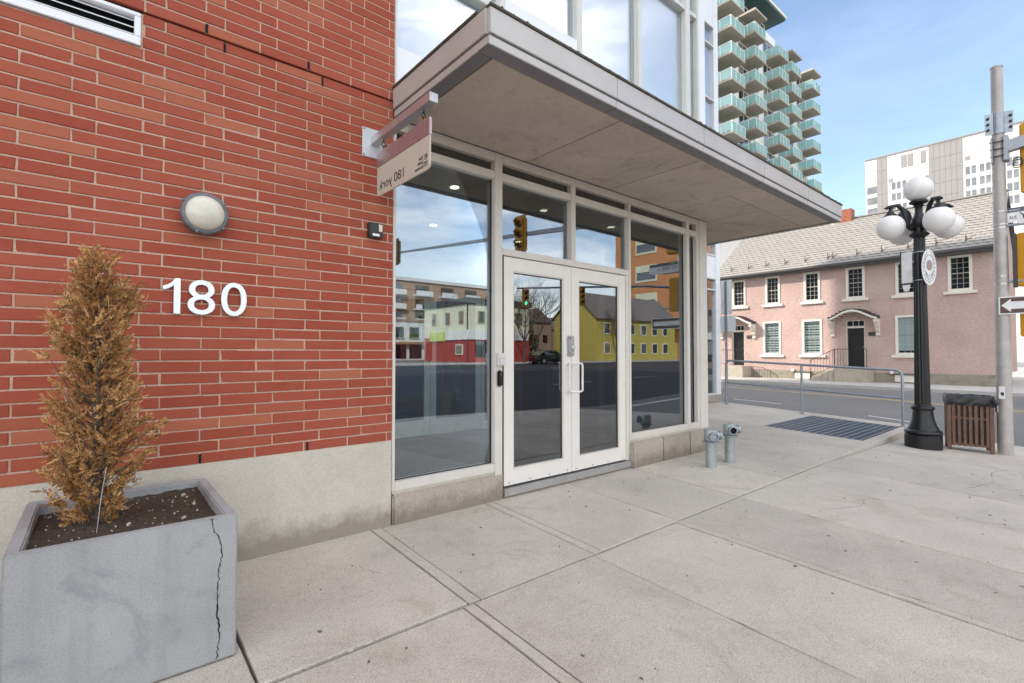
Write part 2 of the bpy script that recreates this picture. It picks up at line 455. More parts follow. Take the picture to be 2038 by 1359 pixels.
# ------------------------------------------------------------------ mesh helpers
class MB:
    def __init__(s):
        s.v = []
        s.f = []
        s.smooth = False
    def add(s, vs, fs):
        o = len(s.v)
        s.v += [tuple(p) for p in vs]
        s.f += [tuple(i + o for i in f) for f in fs]
        return s
    def box(s, x0, x1, y0, y1, z0, z1):
        if x0 > x1: x0, x1 = x1, x0
        if y0 > y1: y0, y1 = y1, y0
        if z0 > z1: z0, z1 = z1, z0
        return s.add([(x0, y0, z0), (x1, y0, z0), (x1, y1, z0), (x0, y1, z0), (x0, y0, z1), (x1, y0, z1), (x1, y1, z1), (x0, y1, z1)],
                     [(0, 3, 2, 1), (4, 5, 6, 7), (0, 1, 5, 4), (1, 2, 6, 5), (2, 3, 7, 6), (3, 0, 4, 7)])
    def obox(s, c, ax, ay, az):
        c, ax, ay, az = Vector(c), Vector(ax), Vector(ay), Vector(az)
        P = [c - ax - ay - az, c + ax - ay - az, c + ax + ay - az, c - ax + ay - az, c - ax - ay + az, c + ax - ay + az, c + ax + ay + az, c - ax + ay + az]
        return s.add(P, [(0, 3, 2, 1), (4, 5, 6, 7), (0, 1, 5, 4), (1, 2, 6, 5), (2, 3, 7, 6), (3, 0, 4, 7)])
    def tube(s, pts, r, n=10, caps=True):
        pts = [Vector(p) for p in pts]
        rs = r if isinstance(r, (list, tuple)) else [r] * len(pts)
        o = len(s.v)
        ref = None
        for i, p in enumerate(pts):
            d = (pts[min(i + 1, len(pts) - 1)] - pts[max(i - 1, 0)]).normalized()
            if ref is None:
                ref = Vector((0, 0, 1)) if abs(d.z) < 0.9 else Vector((1, 0, 0))
            a = (ref - d * ref.dot(d)).normalized()
            b = d.cross(a)
            ref = a
            for k in range(n):
                q = 2 * math.pi * k / n
                s.v.append(tuple(p + (a * math.cos(q) + b * math.sin(q)) * rs[i]))
        for i in range(len(pts) - 1):
            for k in range(n):
                k2 = (k + 1) % n
                s.f.append((o + i * n + k, o + i * n + k2, o + (i + 1) * n + k2, o + (i + 1) * n + k))
        if caps:
            s.f.append(tuple(o + k for k in range(n))[::-1])
            s.f.append(tuple(o + (len(pts) - 1) * n + k for k in range(n)))
        return s
    def lathe(s, prof, c, n=24, axis=(0, 0, 1)):
        c = Vector(c)
        q = Vector((0, 0, 1)).rotation_difference(Vector(axis))
        o = len(s.v)
        for (r, z) in prof:
            for k in range(n):
                a = 2 * math.pi * k / n
                s.v.append(tuple(c + q @ Vector((r * math.cos(a), r * math.sin(a), z))))
        for i in range(len(prof) - 1):
            for k in range(n):
                k2 = (k + 1) % n
                s.f.append((o + i * n + k, o + i * n + k2, o + (i + 1) * n + k2, o + (i + 1) * n + k))
        s.f.append(tuple(o + k for k in range(n))[::-1])
        s.f.append(tuple(o + (len(prof) - 1) * n + k for k in range(n)))
        return s
    def prism(s, poly, a, b):
        # poly: list of points in 3D; extruded by vector from offset a to b
        a, b = Vector(a), Vector(b)
        n = len(poly)
        P = [Vector(p) + a for p in poly] + [Vector(p) + b for p in poly]
        fs = [tuple(range(n))[::-1], tuple(range(n, 2 * n))] + [(i, (i + 1) % n, n + (i + 1) % n, n + i) for i in range(n)]
        return s.add(P, fs)
    def build(s, name, mat, parent=None, smooth=None, bevel=0.0, segs=2):
        me = bpy.data.meshes.new(name)
        me.from_pydata(s.v, [], s.f)
        if bevel:
            bm = bmesh.new()
            bm.from_mesh(me)
            bmesh.ops.remove_doubles(bm, verts=bm.verts, dist=1e-6)
            bmesh.ops.recalc_face_normals(bm, faces=bm.faces)
            ed = [e for e in bm.edges if len(e.link_faces) == 2 and e.calc_face_angle(0) > 0.6]
            bmesh.ops.bevel(bm, geom=ed, offset=bevel, segments=segs, affect='EDGES', clamp_overlap=True)
            bm.to_mesh(me)
            bm.free()
        else:
            bm = bmesh.new()
            bm.from_mesh(me)
            bmesh.ops.recalc_face_normals(bm, faces=bm.faces)
            bm.to_mesh(me)
            bm.free()
        me.materials.append(MATS[mat])
        if smooth or (smooth is None and s.smooth):
            for p in me.polygons:
                p.use_smooth = True
            try:
                me.set_sharp_from_angle(angle=R(40))
            except Exception:
                pass
        return link(name, me, parent)

def wloc(o):
    p = Vector((0, 0, 0))
    while o is not None:
        p += o.location
        o = o.parent
    return p
def link(name, me, parent=None, loc=None):
    o = bpy.data.objects.new(name, me)
    COL.objects.link(o)
    w = Vector(loc) if loc is not None else Vector((0, 0, 0))
    if parent is not None:
        o.parent = parent
        o.location = w - wloc(parent)
    else:
        o.location = w
    return o
def tag(o, label=None, cat=None, group=None, kind=None):
    if label: o['label'] = label
    if cat: o['category'] = cat
    if group: o['group'] = group
    if kind: o['kind'] = kind
    return o
def thing(name, loc, label, cat, group=None):
    o = bpy.data.objects.new(name, None)
    o.empty_display_size = 0.1
    COL.objects.link(o)
    o.location = loc
    return tag(o, label, cat, group)
def B(*a):
    return MB().box(*a)
def box(name, mat, parent, *a, bevel=0.0):
    return MB().box(*a).build(name, mat, parent, bevel=bevel)

def text_mb(s, spacing=1.0):
    cu = bpy.data.curves.new('txt', 'FONT')
    cu.body = s
    cu.size = 1.0
    cu.space_character = spacing
    cu.resolution_u = 5
    cu.extrude = 0.5
    o = bpy.data.objects.new('txt', cu)
    COL.objects.link(o)
    bpy.context.view_layer.update()
    dg = bpy.context.evaluated_depsgraph_get()
    me = bpy.data.meshes.new_from_object(o.evaluated_get(dg))
    vs = [v.co.copy() for v in me.vertices]
    fs = [tuple(p.vertices) for p in me.polygons]
    bpy.data.objects.remove(o)
    bpy.data.curves.remove(cu)
    bpy.data.meshes.remove(me)
    x0 = min(v.x for v in vs); x1 = max(v.x for v in vs)
    y0 = min(v.y for v in vs); y1 = max(v.y for v in vs)
    return [((v.x - x0) / (x1 - x0), (v.y - y0) / (y1 - y0), v.z + 0.5) for v in vs], fs
def text(name, s, mat, parent, o, ax, ay, az, spacing=1.0):
    # o: corner; ax: full width vector; ay: full height vector; az: thickness vector
    vs, fs = text_mb(s, spacing)
    o, ax, ay, az = Vector(o), Vector(ax), Vector(ay), Vector(az)
    m = MB()
    m.add([o + ax * v[0] + ay * v[1] + az * v[2] for v in vs], fs)
    return m.build(name, mat, parent)

# ------------------------------------------------------------------ terrain functions
def clamp01(t): return max(0.0, min(1.0, t))
def gz(x, y):
    z = -0.09 + 0.045 * y if y > -8 else -0.45 - 0.02 * 0
    if y < -1.28:
        z -= 0.13 * clamp01((x - 7.0) / 4.9)
    return z
KX = 12.10            # kerb of the cross street
KY = -8.0             # kerb of the main street
def rz(x, y):
    # road surface heights
    near = -0.09 + 0.045 * max(min(y, 30), -8) - 0.13 - 0.13 * (1 if y < -1.28 else clamp01((1.5 - y) / 2.8) if y < 1.5 else 0)
    far = -0.25 + 0.006 * y
    cross = near + (far - near) * clamp01((x - KX) / (24.5 - KX))
    if y > KY:
        return cross
    t = clamp01((KY - y) / 27.0)
    a = cross if x > KX else -0.60
    return a + (0.18 - a) * t
# ------------------------------------------------------------------ ground, roads, pavements
def strip(name, mat, pts_a, pts_b, kind='structure', parent=None):
    m = MB()
    n = len(pts_a)
    m.add(list(pts_a) + list(pts_b), [(i, i + 1, n + i + 1, n + i) for i in range(n - 1)])
    o = m.build(name, mat, parent)
    if kind and parent is None: o['kind'] = kind
    return o
g = MB()
g.add([(-1500, -1500, -1.2), (1500, -1500, -1.2), (1500, 1500, -1.2), (-1500, 1500, -1.2)], [(0, 1, 2, 3)])
g.build('ground', 'ground')['kind'] = 'structure'

xs = [-60, -40, -25, -15, -8, -3, 2, 5, 7, 9, 10.5, KX, 14, 16, 18, 20, 22, 24.5, 30, 45, 70, 110]
ys = [-35, -30, -25, -20, -16, -12, -10, -8, -6, -4, -2.5, -1.28, 0, 1.5, 3, 5, 8, 12, 16, 22, 30, 45, 60]
def road_part(name, mat, keep):
    m = MB()
    idx = {}
    for j, y in enumerate(ys):
        for i, x in enumerate(xs):
            idx[i, j] = len(m.v)
            m.v.append((x, y, rz(x, y)))
    for j in range(len(ys) - 1):
        for i in range(len(xs) - 1):
            cxm = (xs[i] + xs[i + 1]) / 2
            cym = (ys[j] + ys[j + 1]) / 2
            if keep(cxm, cym):
                m.f.append((idx[i, j], idx[i + 1, j], idx[i + 1, j + 1], idx[i, j + 1]))
    me_used = sorted({i for f in m.f for i in f})
    rm = {o: n for n, o in enumerate(me_used)}
    m.v = [m.v[i] for i in me_used]
    m.f = [tuple(rm[i] for i in f) for f in m.f]
    m.build(name, mat, smooth=True)['kind'] = 'structure'
road_part('main_road', 'asphalt_dark', lambda x, y: y < KY)
road_part('cross_road', 'asphalt', lambda x, y: y > KY and KX < x < 24.5)

def line_on_road(name, mat, pts, w, lab=None, parent=None):
    a, b = [], []
    for i, (x, y) in enumerate(pts):
        p = Vector(pts[max(i - 1, 0)]); q = Vector(pts[min(i + 1, len(pts) - 1)])
        d = (q - p).normalized(); nrm = Vector((-d.y, d.x)) * w / 2
        a.append((x + nrm.x, y + nrm.y, rz(x + nrm.x, y + nrm.y) + 0.006))
        b.append((x - nrm.x, y - nrm.y, rz(x - nrm.x, y - nrm.y) + 0.006))
    return strip(name, mat, a, b)
line_on_road('centre_line', 'paint_yellow', [(19.2, y) for y in range(-6, 32, 1)], 0.10)
line_on_road('centre_line', 'paint_yellow', [(19.5, y) for y in range(-6, 32, 1)], 0.10)
for k in range(6):
    line_on_road('lane_dash', 'paint_white', [(14.4, -4.5 + 3.3 * k), (14.4, -3.9 + 3.3 * k), (14.4, -3.2 + 3.3 * k)], 0.11)
for k in range(14):
    line_on_road('lane_dash', 'paint_white', [(-30 + 6 * k, -14.5), (-28.5 + 6 * k, -14.5), (-27 + 6 * k, -14.5)], 0.12)
    line_on_road('lane_dash', 'paint_white', [(-30 + 6 * k, -27), (-28.5 + 6 * k, -27), (-27 + 6 * k, -27)], 0.12)
line_on_road('crossing_line', 'paint_white', [(12.6 + 1.0 * k, -4.1) for k in range(12)], 0.25)
line_on_road('crossing_line', 'paint_white', [(12.6 + 1.0 * k, -6.9) for k in range(12)], 0.25)

# pavement outside the building: every slab a separate piece
side = MB().add([(-16, KY + 0.15, -0.75), (KX - 0.15, KY + 0.15, -0.75), (KX - 0.15, 2.6, -0.75), (-16, 2.6, -0.75)], [(0, 1, 2, 3)]).build('pavement', 'crack')
side['kind'] = 'structure'
def slab(x0, x1, y0, y1, zf=gz, gap=0.005, mat='sidewalk', thick=0.30, parent=None, name='slab', rag=False):
    x0 += gap; x1 -= gap; y0 += gap; y1 -= gap
    e = 0.006 if x1 - x0 > 0.2 else 0.004
    jz = random.uniform(-0.003, 0.003)
    def Z(x, y, d): return zf(x, y) + d + jz
    eps = 1e-3
    cy = (y0 + y1) / 2
    def zz(x, y, d):
        # stay on this slab's own side of a step
        return Z(x, min(max(y, y0 + eps), y1 - eps), d)
    out = []
    def edge(p, q, nx_, ny_):
        n = max(1, int(math.hypot(q[0] - p[0], q[1] - p[1]) / 0.10)) if rag else 1
        for k in range(n):
            t_ = k / n
            j = 0.0
            if rag and k > 0:
                j = abs(random.gauss(0, 0.0016)) + (random.uniform(0.004, 0.012) if random.random() < 0.05 else 0)
            out.append((p[0] + (q[0] - p[0]) * t_ + nx_ * j, p[1] + (q[1] - p[1]) * t_ + ny_ * j))
    edge((x0, y0), (x1, y0), 0, 1); edge((x1, y0), (x1, y1), -1, 0); edge((x1, y1), (x0, y1), 0, -1); edge((x0, y1), (x0, y0), 1, 0)
    n = len(out)
    top = [(min(max(x, x0 + e), x1 - e), min(max(y, y0 + e), y1 - e)) for x, y in out]
    P = [(x, y, zz(x, y, 0)) for x, y in top] + [(x, y, zz(x, y, -0.004)) for x, y in out] + [(x, y, zz(x, y, -thick)) for x, y in out]
    F = [tuple(range(n))] + [(n + i, n + (i + 1) % n, (i + 1) % n, i) for i in range(n)] + [(2 * n + i, 2 * n + (i + 1) % n, n + (i + 1) % n, n + i) for i in range(n)]
    m = MB().add(P, F)
    return m.build(name, mat, parent if parent is not None else side)
JU = [-1.585, -0.52, 0.545, 1.61, 2.675, 3.735, 4.80, 5.865, 6.59]
for i in range(len(JU) - 1):
    if i in (3, 4):
        slab(JU[i], JU[i] + 0.085, -1.275, 0.03, gap=0.004, rag=True)
        slab(JU[i] + 0.085, JU[i + 1], -1.275, 0.03, gap=0.003, rag=True)
    else:
        slab(JU[i], JU[i + 1], -1.275, 0.03, gap=0.006, rag=True)
slab(-8, -1.585, -1.275, 0.03); slab(-16, -8, -1.275, 0.03)
for a, b in ((6.59, 7.995), (7.995, 9.29)):
    slab(a, b, -1.275, 0.55); slab(a, b, 0.55, 2.6)
slab(9.29, 11.95, -1.275, -1.10, gap=0.003)
slab(9.29, 11.95, 0.42, 2.6); slab(11.66, 11.95, -1.10, 0.42, gap=0.003)
slab(9.29, 9.33, -1.10, 0.42, gap=0.001)
JL = [-6.9, -5.835, -4.77, -3.705, -2.64, -1.575, -0.51, 0.555, 1.60, 2.645, 3.71, 4.78, 5.845, 6.91, 7.975, 9.04, 10.105, 11.95]
for i in range(len(JL) - 1):
    if i % 2 == 0 and 0 < JL[i] < 10:
        slab(JL[i] - 0.035, JL[i] + 0.035, -4.55, -1.285, gap=0.003, rag=True)
    a_ = JL[i] + (0.035 if i % 2 == 0 and 0 < JL[i] < 10 else 0)
    b_ = JL[i + 1] - (0.035 if (i + 1) % 2 == 0 and 0 < JL[i + 1] < 10 else 0)
    slab(a_, b_, -4.55, -1.285, gap=0.005, rag=True)
    slab(JL[i], JL[i + 1], -7.85, -4.55)
slab(-16, -6.9, -4.55, -1.285); slab(-16, -6.9, -7.85, -4.55)
gum = MB(); lit_ = MB()
rs = random.Random(77)
def zup(x, y): return gz(x, y) + 0.0035
for k in range(150):
    x = rs.uniform(0.2, 9.0); y = rs.uniform(-6.0, -0.1)
    if abs(y + 1.28) < 0.05: continue
    r_ = rs.uniform(0.005, 0.013)
    a0_ = rs.random() * 3; el = rs.uniform(0.5, 0.9)
    P_ = [(x + r_ * math.cos(a0_) * math.cos(q * 0.785) - el * r_ * math.sin(a0_) * math.sin(q * 0.785), y + r_ * math.sin(a0_) * math.cos(q * 0.785) + el * r_ * math.cos(a0_) * math.sin(q * 0.785), zup(x, y)) for q in range(8)]
    gum.prism(P_, (0, 0, -0.004), (0, 0, 0.001))
for k in range(60):
    x = rs.uniform(0.2, 9.0)
    y = rs.choice([rs.gauss(-1.28, 0.02), rs.uniform(-5, -0.1)])
    r_ = rs.uniform(0.002, 0.006); a0_ = rs.random() * 3
    lit_.obox((x, y, zup(x, y) + 0.001), (r_ * math.cos(a0_), r_ * math.sin(a0_), 0), (-r_ * 0.5 * math.sin(a0_), r_ * 0.5 * math.cos(a0_), 0), (0, 0, 0.002))
for (x, y, L_) in ((1.02, -1.285, 0.02), (0.93, -1.29, 0.012), (1.30, -1.285, 0.012), (0.60, -1.1, 0.01)):
    lit_.obox((x, y, gz(x, -1.2) + 0.004), (L_, 0.002, 0), (0, 0.005, 0), (0, 0, 0.003))
def hairline(pts, w, seed):
    rs = random.Random(seed)
    fine_ = []
    for (p, q) in zip(pts[:-1], pts[1:]):
        for k in range(6):
            t_ = k / 6
            fine_.append((p[0] + (q[0] - p[0]) * t_ + rs.gauss(0, 0.006), p[1] + (q[1] - p[1]) * t_ + rs.gauss(0, 0.006)))
    m = MB()
    for (x, y) in fine_:
        ww = w * rs.uniform(0.4, 1.2)
        z = gz(x, y) + 0.0032
        m.v += [(x - ww, y - ww, z), (x + ww, y + ww, z)]
    m.f = [(2 * i, 2 * i + 1, 2 * i + 3, 2 * i + 2) for i in range(len(fine_) - 1)]
    m.build('hairline_crack', 'crack', side)
hairline([(1.30, -0.50), (1.34, -0.62), (1.38, -0.70)], 0.0011, 1)
hairline([(1.34, -0.62), (1.30, -0.72), (1.31, -0.76)], 0.001, 2)
hairline([(5.0, -1.9), (5.5, -2.1), (5.8, -2.05)], 0.0018, 4)
hairline([(7.2, -2.6), (7.9, -2.75), (8.6, -2.65), (9.2, -2.8)], 0.002, 5)
hairline([(6.7, -0.9), (7.3, -0.8), (7.9, -0.95)], 0.0018, 6)
tag(gum.build('gum_spots', 'gum', side), kind='stuff')
tag(lit_.build('grit', 'perlite', side), kind='stuff')
# kerbs
def kerb(name, pts, off, zt, zb, mat='sidewalk_far'):
    m = MB()
    n = len(pts)
    P = []
    for (x, y) in pts:
        zt_ = zt(x, y); zb_ = zb(x, y)
        P += [(x, y, zb_), (x, y, zt_ - 0.012), (x + off[0] * 0.1, y + off[1] * 0.1, zt_), (x + off[0], y + off[1], zt_), (x + off[0], y + off[1], zb_ - 0.2)]
    F = []
    for i in range(n - 1):
        for k in range(4):
            F.append((i * 5 + k, i * 5 + k + 1, (i + 1) * 5 + k + 1, (i + 1) * 5 + k))
    F += [tuple(range(5)), tuple(range((n - 1) * 5, n * 5))[::-1]]
    o = m.add(P, F).build(name, mat)
    o['kind'] = 'structure'
    return o
kerb('kerb', [(KX, y) for y in (-8, -6, -4, -2.5, -1.29)], (-0.15, 0), lambda x, y: gz(x, y), lambda x, y: rz(x, y) - 0.1, 'sidewalk')
kerb('kerb', [(KX, y) for y in (-1.28, 0, 1.5, 2.6)], (-0.15, 0), lambda x, y: gz(x, max(y, -1.27)), lambda x, y: rz(x, y) - 0.1, 'sidewalk')
kerb('kerb', [(x, KY) for x in (-16, -10, -4, 2, 5, 7, 9, KX - 0.15)], (0, 0.15), lambda x, y: gz(x, -7.9), lambda x, y: rz(x, y - 0.01) - 0.1, 'sidewalk')
# opposite pavements
YS = [-8, -6, -4, -2, 0, 2, 4, 6, 8, 10, 12, 16, 22, 30]
kerb('kerb', [(24.5, y) for y in YS], (0.2, 0), lambda x, y: rz(24.5, y) + 0.14, lambda x, y: rz(24.5, y) - 0.2)
for j in range(len(YS) - 1):
    if j == 0:
        fside = strip('far_pavement', 'crack', [(24.7, y, rz(24.5, y) - 0.1) for y in YS], [(70, y, rz(24.5, y) - 0.1) for y in YS])
    slab(24.7, 27.95, YS[j], YS[j + 1], lambda x, y: rz(24.5, y) + 0.14, 0.004, 'sidewalk_far', 0.2, fside)
MATS['yard'] = MATS['ground']
strip('yard', 'sidewalk_far', [(27.95, y, rz(24.5, y) + 0.13) for y in YS], [(110, y, rz(24.5, y) + 0.13) for y in YS])
kerb('kerb', [(x, -35) for x in (-60, -20, 0, 20, 40, 80, 110)], (0, -0.2), lambda x, y: 0.32, lambda x, y: 0.0)
strip('opposite_pavement', 'sidewalk_far', [(-60, -35.2, 0.318), (110, -35.2, 0.318)], [(-60, -37.8, 0.33), (110, -37.8, 0.33)])
strip('opposite_ground', 'ground', [(-60, -37.8, 0.33), (200, -37.8, 0.33)], [(-60, -160, 0.5), (200, -160, 0.5)])

# ------------------------------------------------------------------ the brick building
BLD = thing('brick_building', (1.775, 0, -0.09), 'red brick building with glazed entrance doors under a concrete canopy, white curtain wall above', 'building')
WX = 1.775
Z0, PIT, BL = 0.5632, 0.0702, 0.3085
box('wall', 'mortar', BLD, -1.6, WX - 0.004, 0.0045, 0.10, Z0 - 0.01, 3.020)
box('wall', 'mortar', BLD, -1.6, -1.001, 0.0045, 0.10, 3.0205, 3.2215)
box('wall', 'mortar', BLD, 0.1725, WX - 0.004, 0.0045, 0.10, 3.0205, 3.2215)
box('wall', 'mortar', BLD, -1.6, WX - 0.004, -0.0055, 0.10, 3.2365, 5.75)
box('wall', 'brick_joined', BLD, -14, -1.6, -0.001, 0.12, Z0, 24)
box('wall', 'brick_joined', BLD, -1.6, WX - 0.003, 0.002, 0.12, 5.75, 24)
box('core', 'interior_wall', BLD, -13.9, 1.60, 0.13, 22.9, -0.9, 3.3)
box('core', 'interior_wall', BLD, -13.9, 6.50, 0.40, 22.9, 3.36, 24)
box('core', 'interior_wall', BLD, 1.72, 6.45, 4.6, 22.9, -0.9, 3.3)
box('shelf_angle', 'hole_dark', BLD, -1.6, WX - 0.004, 0.012, 0.10, 3.2215, 3.2365)
# bricks
joint = 0.0092
def brick_mesh(L, seed):
    rd = random.Random(seed)
    x, h, d = L - joint, PIT - joint, 0.06
    bm = bmesh.new()
    bmesh.ops.create_cube(bm, size=1.0)
    for v in bm.verts:
        v.co = Vector((v.co.x * x, v.co.y * d + d / 2, v.co.z * h))
        v.co += Vector((rd.uniform(-1, 1) * 0.0018, rd.uniform(-1, 1) * 0.0014, rd.uniform(-1, 1) * 0.0014))
    fe = [e for e in bm.edges if all(v.co.y < d / 2 for v in e.verts)]
    bmesh.ops.bevel(bm, geom=fe, offset=0.0030, segments=2, affect='EDGES')
    me = bpy.data.meshes.new('brick')
    bm.to_mesh(me)
    bm.free()
    return me
BV = []
for k in range(8):
    me = brick_mesh(BL, k)
    me.materials.append(MATS['brick'])
    BV.append(me)
allb = []
for k in range(0, 73):
    z = Z0 + PIT * (k + 0.5)
    off = -0.325 if k % 2 else -0.12
    x = off - BL * 4
    while x < WX - 0.02:
        x1 = min(x + BL, WX + joint / 2)
        if k in (35, 36, 37) and x < 0.172 and x1 > -1.0:
            if x1 > 0.20:
                allb.append((k, 0.178, x1, z))
        else:
            allb.append((k, x, x1, z))
        x += BL
cpos = Vector((0.0, -3.56, 1.24))
def inview(b):
    k, x, x1, z = b
    return x1 > -0.36 and z < 3.95
vis = [b for b in allb if inview(b)]
vis.sort(key=lambda b: (Vector(((b[1] + b[2]) / 2, 0, b[3])) - cpos).length)
single = set(vis[:296])
rest = MB()
for b in allb:
    k, x, x1, z = b
    yo = -0.010 if k >= 38 else 0.0
    yo += random.uniform(-0.0012, 0.0012)
    L = x1 - x
    if b in single:
        if abs(L - BL) < 0.003:
            o = link('brick', BV[random.randrange(8)], BLD, ((x + x1) / 2, yo, z))
        else:
            me = brick_mesh(L, k)
            me.materials.append(MATS['brick'])
            o = link('brick', me, BLD, ((x + x1) / 2, yo, z))
    else:
        rest.box(x + joint / 2, x1 - joint / 2, yo, 0.055, z - PIT / 2 + joint / 2, z + PIT / 2 - joint / 2)
o = rest.build('brick_courses', 'brick_joined', BLD, bevel=0.002, segs=1)
o['kind'] = 'stuff'
for (x, z0, z1) in ((0.500, 0.569, 0.625), (1.137, 0.569, 0.625), (-0.10, 0.569, 0.625), (0.500, 3.240, 3.295), (1.117, 3.240, 3.295), (0.6005, 3.162, 3.217), (1.2175, 3.162, 3.217)):
    box('weep_hole', 'hole_dark', BLD, x - 0.0065, x + 0.0065, -0.0125 if z0 > 3.23 else -0.0015, 0.02, z0, z1)
# reveal at the end of the brick wall
box('plinth', 'plinth', BLD, -1.6, WX - 0.003, -0.004, 0.12, -0.5, Z0, bevel=0.008)
box('plinth', 'plinth', BLD, -14, -1.603, -0.004, 0.12, -0.5, Z0, bevel=0.008)

# shop front: frame, sills, panes
box('sill_kerb', 'sill_concrete', BLD, WX + 0.006, 2.886, -0.012, 0.12, -0.5, 0.145, bevel=0.014)
box('sill_kerb', 'sill_concrete', BLD, 4.79, 5.40, -0.055, 0.12, -0.5, 0.205, bevel=0.014)
box('sill_kerb', 'sill_concrete', BLD, 5.405, 6.02, -0.055, 0.12, -0.5, 0.205, bevel=0.014)
box('sill_kerb', 'sill_concrete', BLD, 6.025, 6.60, -0.055, 0.12, -0.5, 0.205, bevel=0.014)
box('mortar_bed', 'plinth', BLD, WX + 0.006, 2.88, 0.004, 0.11, 0.145, 0.164)
box('mortar_bed', 'plinth', BLD, 4.80, 6.58, -0.002, 0.11, 0.205, 0.228)
FY0, FY1 = 0.0, 0.11
def fr(name, x0, x1, z0, z1, y0=FY0, y1=FY1, mat='frame'):
    return box(name, mat, BLD, x0, x1, y0, y1, z0, z1, bevel=0.004)
ZT = 3.0985
fr('mullion', WX + 0.001, 1.802, 0.164, ZT)
fr('mullion', 2.792, 2.882, 0.0, ZT)
fr('mullion', 4.797, 4.838, 0.0, ZT)
fr('mullion', 6.070, 6.140, 0.228, ZT)
fr('mullion', 6.320, 6.384, 0.228, ZT)
fr('corner_column', 6.3845, 6.585, 0.205, ZT, -0.008, 0.2)
bays = [(1.802, 2.792), (2.882, 3.812), (3.882, 4.797), (4.838, 6.070), (6.140, 6.320)]
fr('mullion', 3.812, 3.882, 2.222, ZT)
for i, (a, b) in enumerate(bays):
    fr('transom', a, b, 3.018, ZT, 0.002)
    fr('transom', a, b, 2.852, 2.925, 0.003)
    box('spandrel_pane', 'spandrel', BLD, a, b, 0.062, 0.08, 2.925, 3.018)
    if i in (1, 2):
        box('pane', 'glass_store', BLD, a, b, 0.060, 0.066, 2.222, 2.852)
    else:
        zb = 0.164 if i == 0 else 0.228
        fr('sill_rail', a, b, zb, zb + 0.072, 0.002)
        box('pane', 'glass_store', BLD, a, b, 0.060, 0.066, zb + 0.072, 2.852)
        box('gasket', 'gasket', BLD, a, b, 0.052, 0.072, zb + 0.0725, zb + 0.078)
        box('gasket', 'gasket', BLD, b - 0.006, b - 0.0005, 0.052, 0.072, zb + 0.078, 2.851)
fr('door_head', 2.882, 4.797, 2.158, 2.222, -0.002)
fr('door_jamb', 2.888, 2.906, 0.0, 2.158, 0.012, 0.10, 'gasket')
fr('door_jamb', 4.735, 4.797, 0.0, 2.158, 0.004, 0.10)
box('threshold', 'brushed', BLD, 2.885, 4.795, -0.03, 0.12, -0.07, -0.004)
box('threshold', 'sill_concrete', BLD, 2.882, 4.798, -0.01, 0.10, -0.4, -0.0705)

def leaf(x0, x1, hinge):
    f = MB()
    st = 0.112
    y0, y1 = 0.012, 0.057
    f.box(x0, x0 + st, y0, y1, 0.012, 2.150)
    f.box(x1 - st, x1, y0, y1, 0.012, 2.150)
    f.box(x0 + st, x1 - st, y0 + 0.0015, y1, 0.012, 0.150)
    f.box(x0 + st, x1 - st, y0 + 0.0015, y1, 2.025, 2.150)
    d = f.build('door', 'door_white', BLD)
    a, b = x0 + st, x1 - st
    bd = MB()
    for (p, q, r_, s_) in ((a, a + 0.014, 0.150, 2.025), (b - 0.014, b, 0.150, 2.025), (a + 0.014, b - 0.014, 0.150, 0.164), (a + 0.014, b - 0.014, 2.011, 2.025)):
        bd.box(p, q, y0 + 0.006, y1 - 0.004, r_, s_)
    bd.build('glazing_bead', 'frame', d)
    box('pane', 'glass_door', d, a + 0.013, b - 0.013, 0.034, 0.040, 0.163, 2.012)
    gk = MB()
    gk.box(a + 0.0145, b - 0.0145, 0.028, 0.045, 2.003, 2.0105)
    gk.box(b - 0.022, b - 0.0145, 0.028, 0.045, 0.165, 2.003)
    gk.build('gasket', 'gasket', d)
    sc = MB()
    for k in range(4):
        sc.lathe([(0.006, 0), (0.006, 0.003)], (x0 + 0.06 + k * (x1 - x0 - 0.12) / 3, y0 - 0.0005, 0.035), 8, (0, -1, 0))
    sc.build('screw', 'gasket', d)
    box('door_sweep', 'gasket', d, x0, x1, 0.02, 0.05, 0.0, 0.012)
    return d
D1 = leaf(2.908, 3.818, 0)
D2 = leaf(3.824, 4.733, 1)
box('meeting_gasket', 'gasket', BLD, 3.8185, 3.8235, 0.03, 0.05, 0.01, 2.15)
def pull(d, x, y0, dy, dx, z0, z1):
    pts = [(x, y0, z0), (x + dx * 0.6, y0 + dy * 0.8, z0), (x + dx, y0 + dy, z0 + 0.012), (x + dx, y0 + dy, z0 + 0.03), (x + dx, y0 + dy, z1 - 0.03), (x + dx, y0 + dy, z1 - 0.012), (x + dx * 0.6, y0 + dy * 0.8, z1), (x, y0, z1)]
    MB().tube(pts, 0.0125, 10).build('handle', 'brushed', d, smooth=True)
hp = [(3.745, -0.034, 0.862), (3.752, -0.037, 0.850), (3.775, -0.046, 0.845), (3.85, -0.077, 0.845), (3.872, -0.086, 0.850), (3.880, -0.089, 0.865),
      (3.880, -0.089, 1.118), (3.872, -0.086, 1.134), (3.85, -0.077, 1.139), (3.775, -0.046, 1.139), (3.752, -0.037, 1.134), (3.745, -0.034, 1.118), (3.745, -0.034, 0.862)]
MB().tube(hp, 0.0105, 10, caps=False).tube([(3.76, 0.012, 0.846), (3.76, -0.038, 0.846)], 0.012, 10).tube([(3.76, 0.012, 1.138), (3.76, -0.038, 1.138)], 0.012, 10).build('handle', 'pull_steel', D1, smooth=True)
pull(D2, 3.885, 0.057, 0.085, 0.055, 0.845, 1.140)
pull(D1, 3.755, 0.057, 0.085, -0.06, 0.845, 1.140)
lk = box('latch_guard', 'plastic_grey', D1, 3.755, 3.840, -0.016, 0.0115, 1.215, 1.425, bevel=0.006)
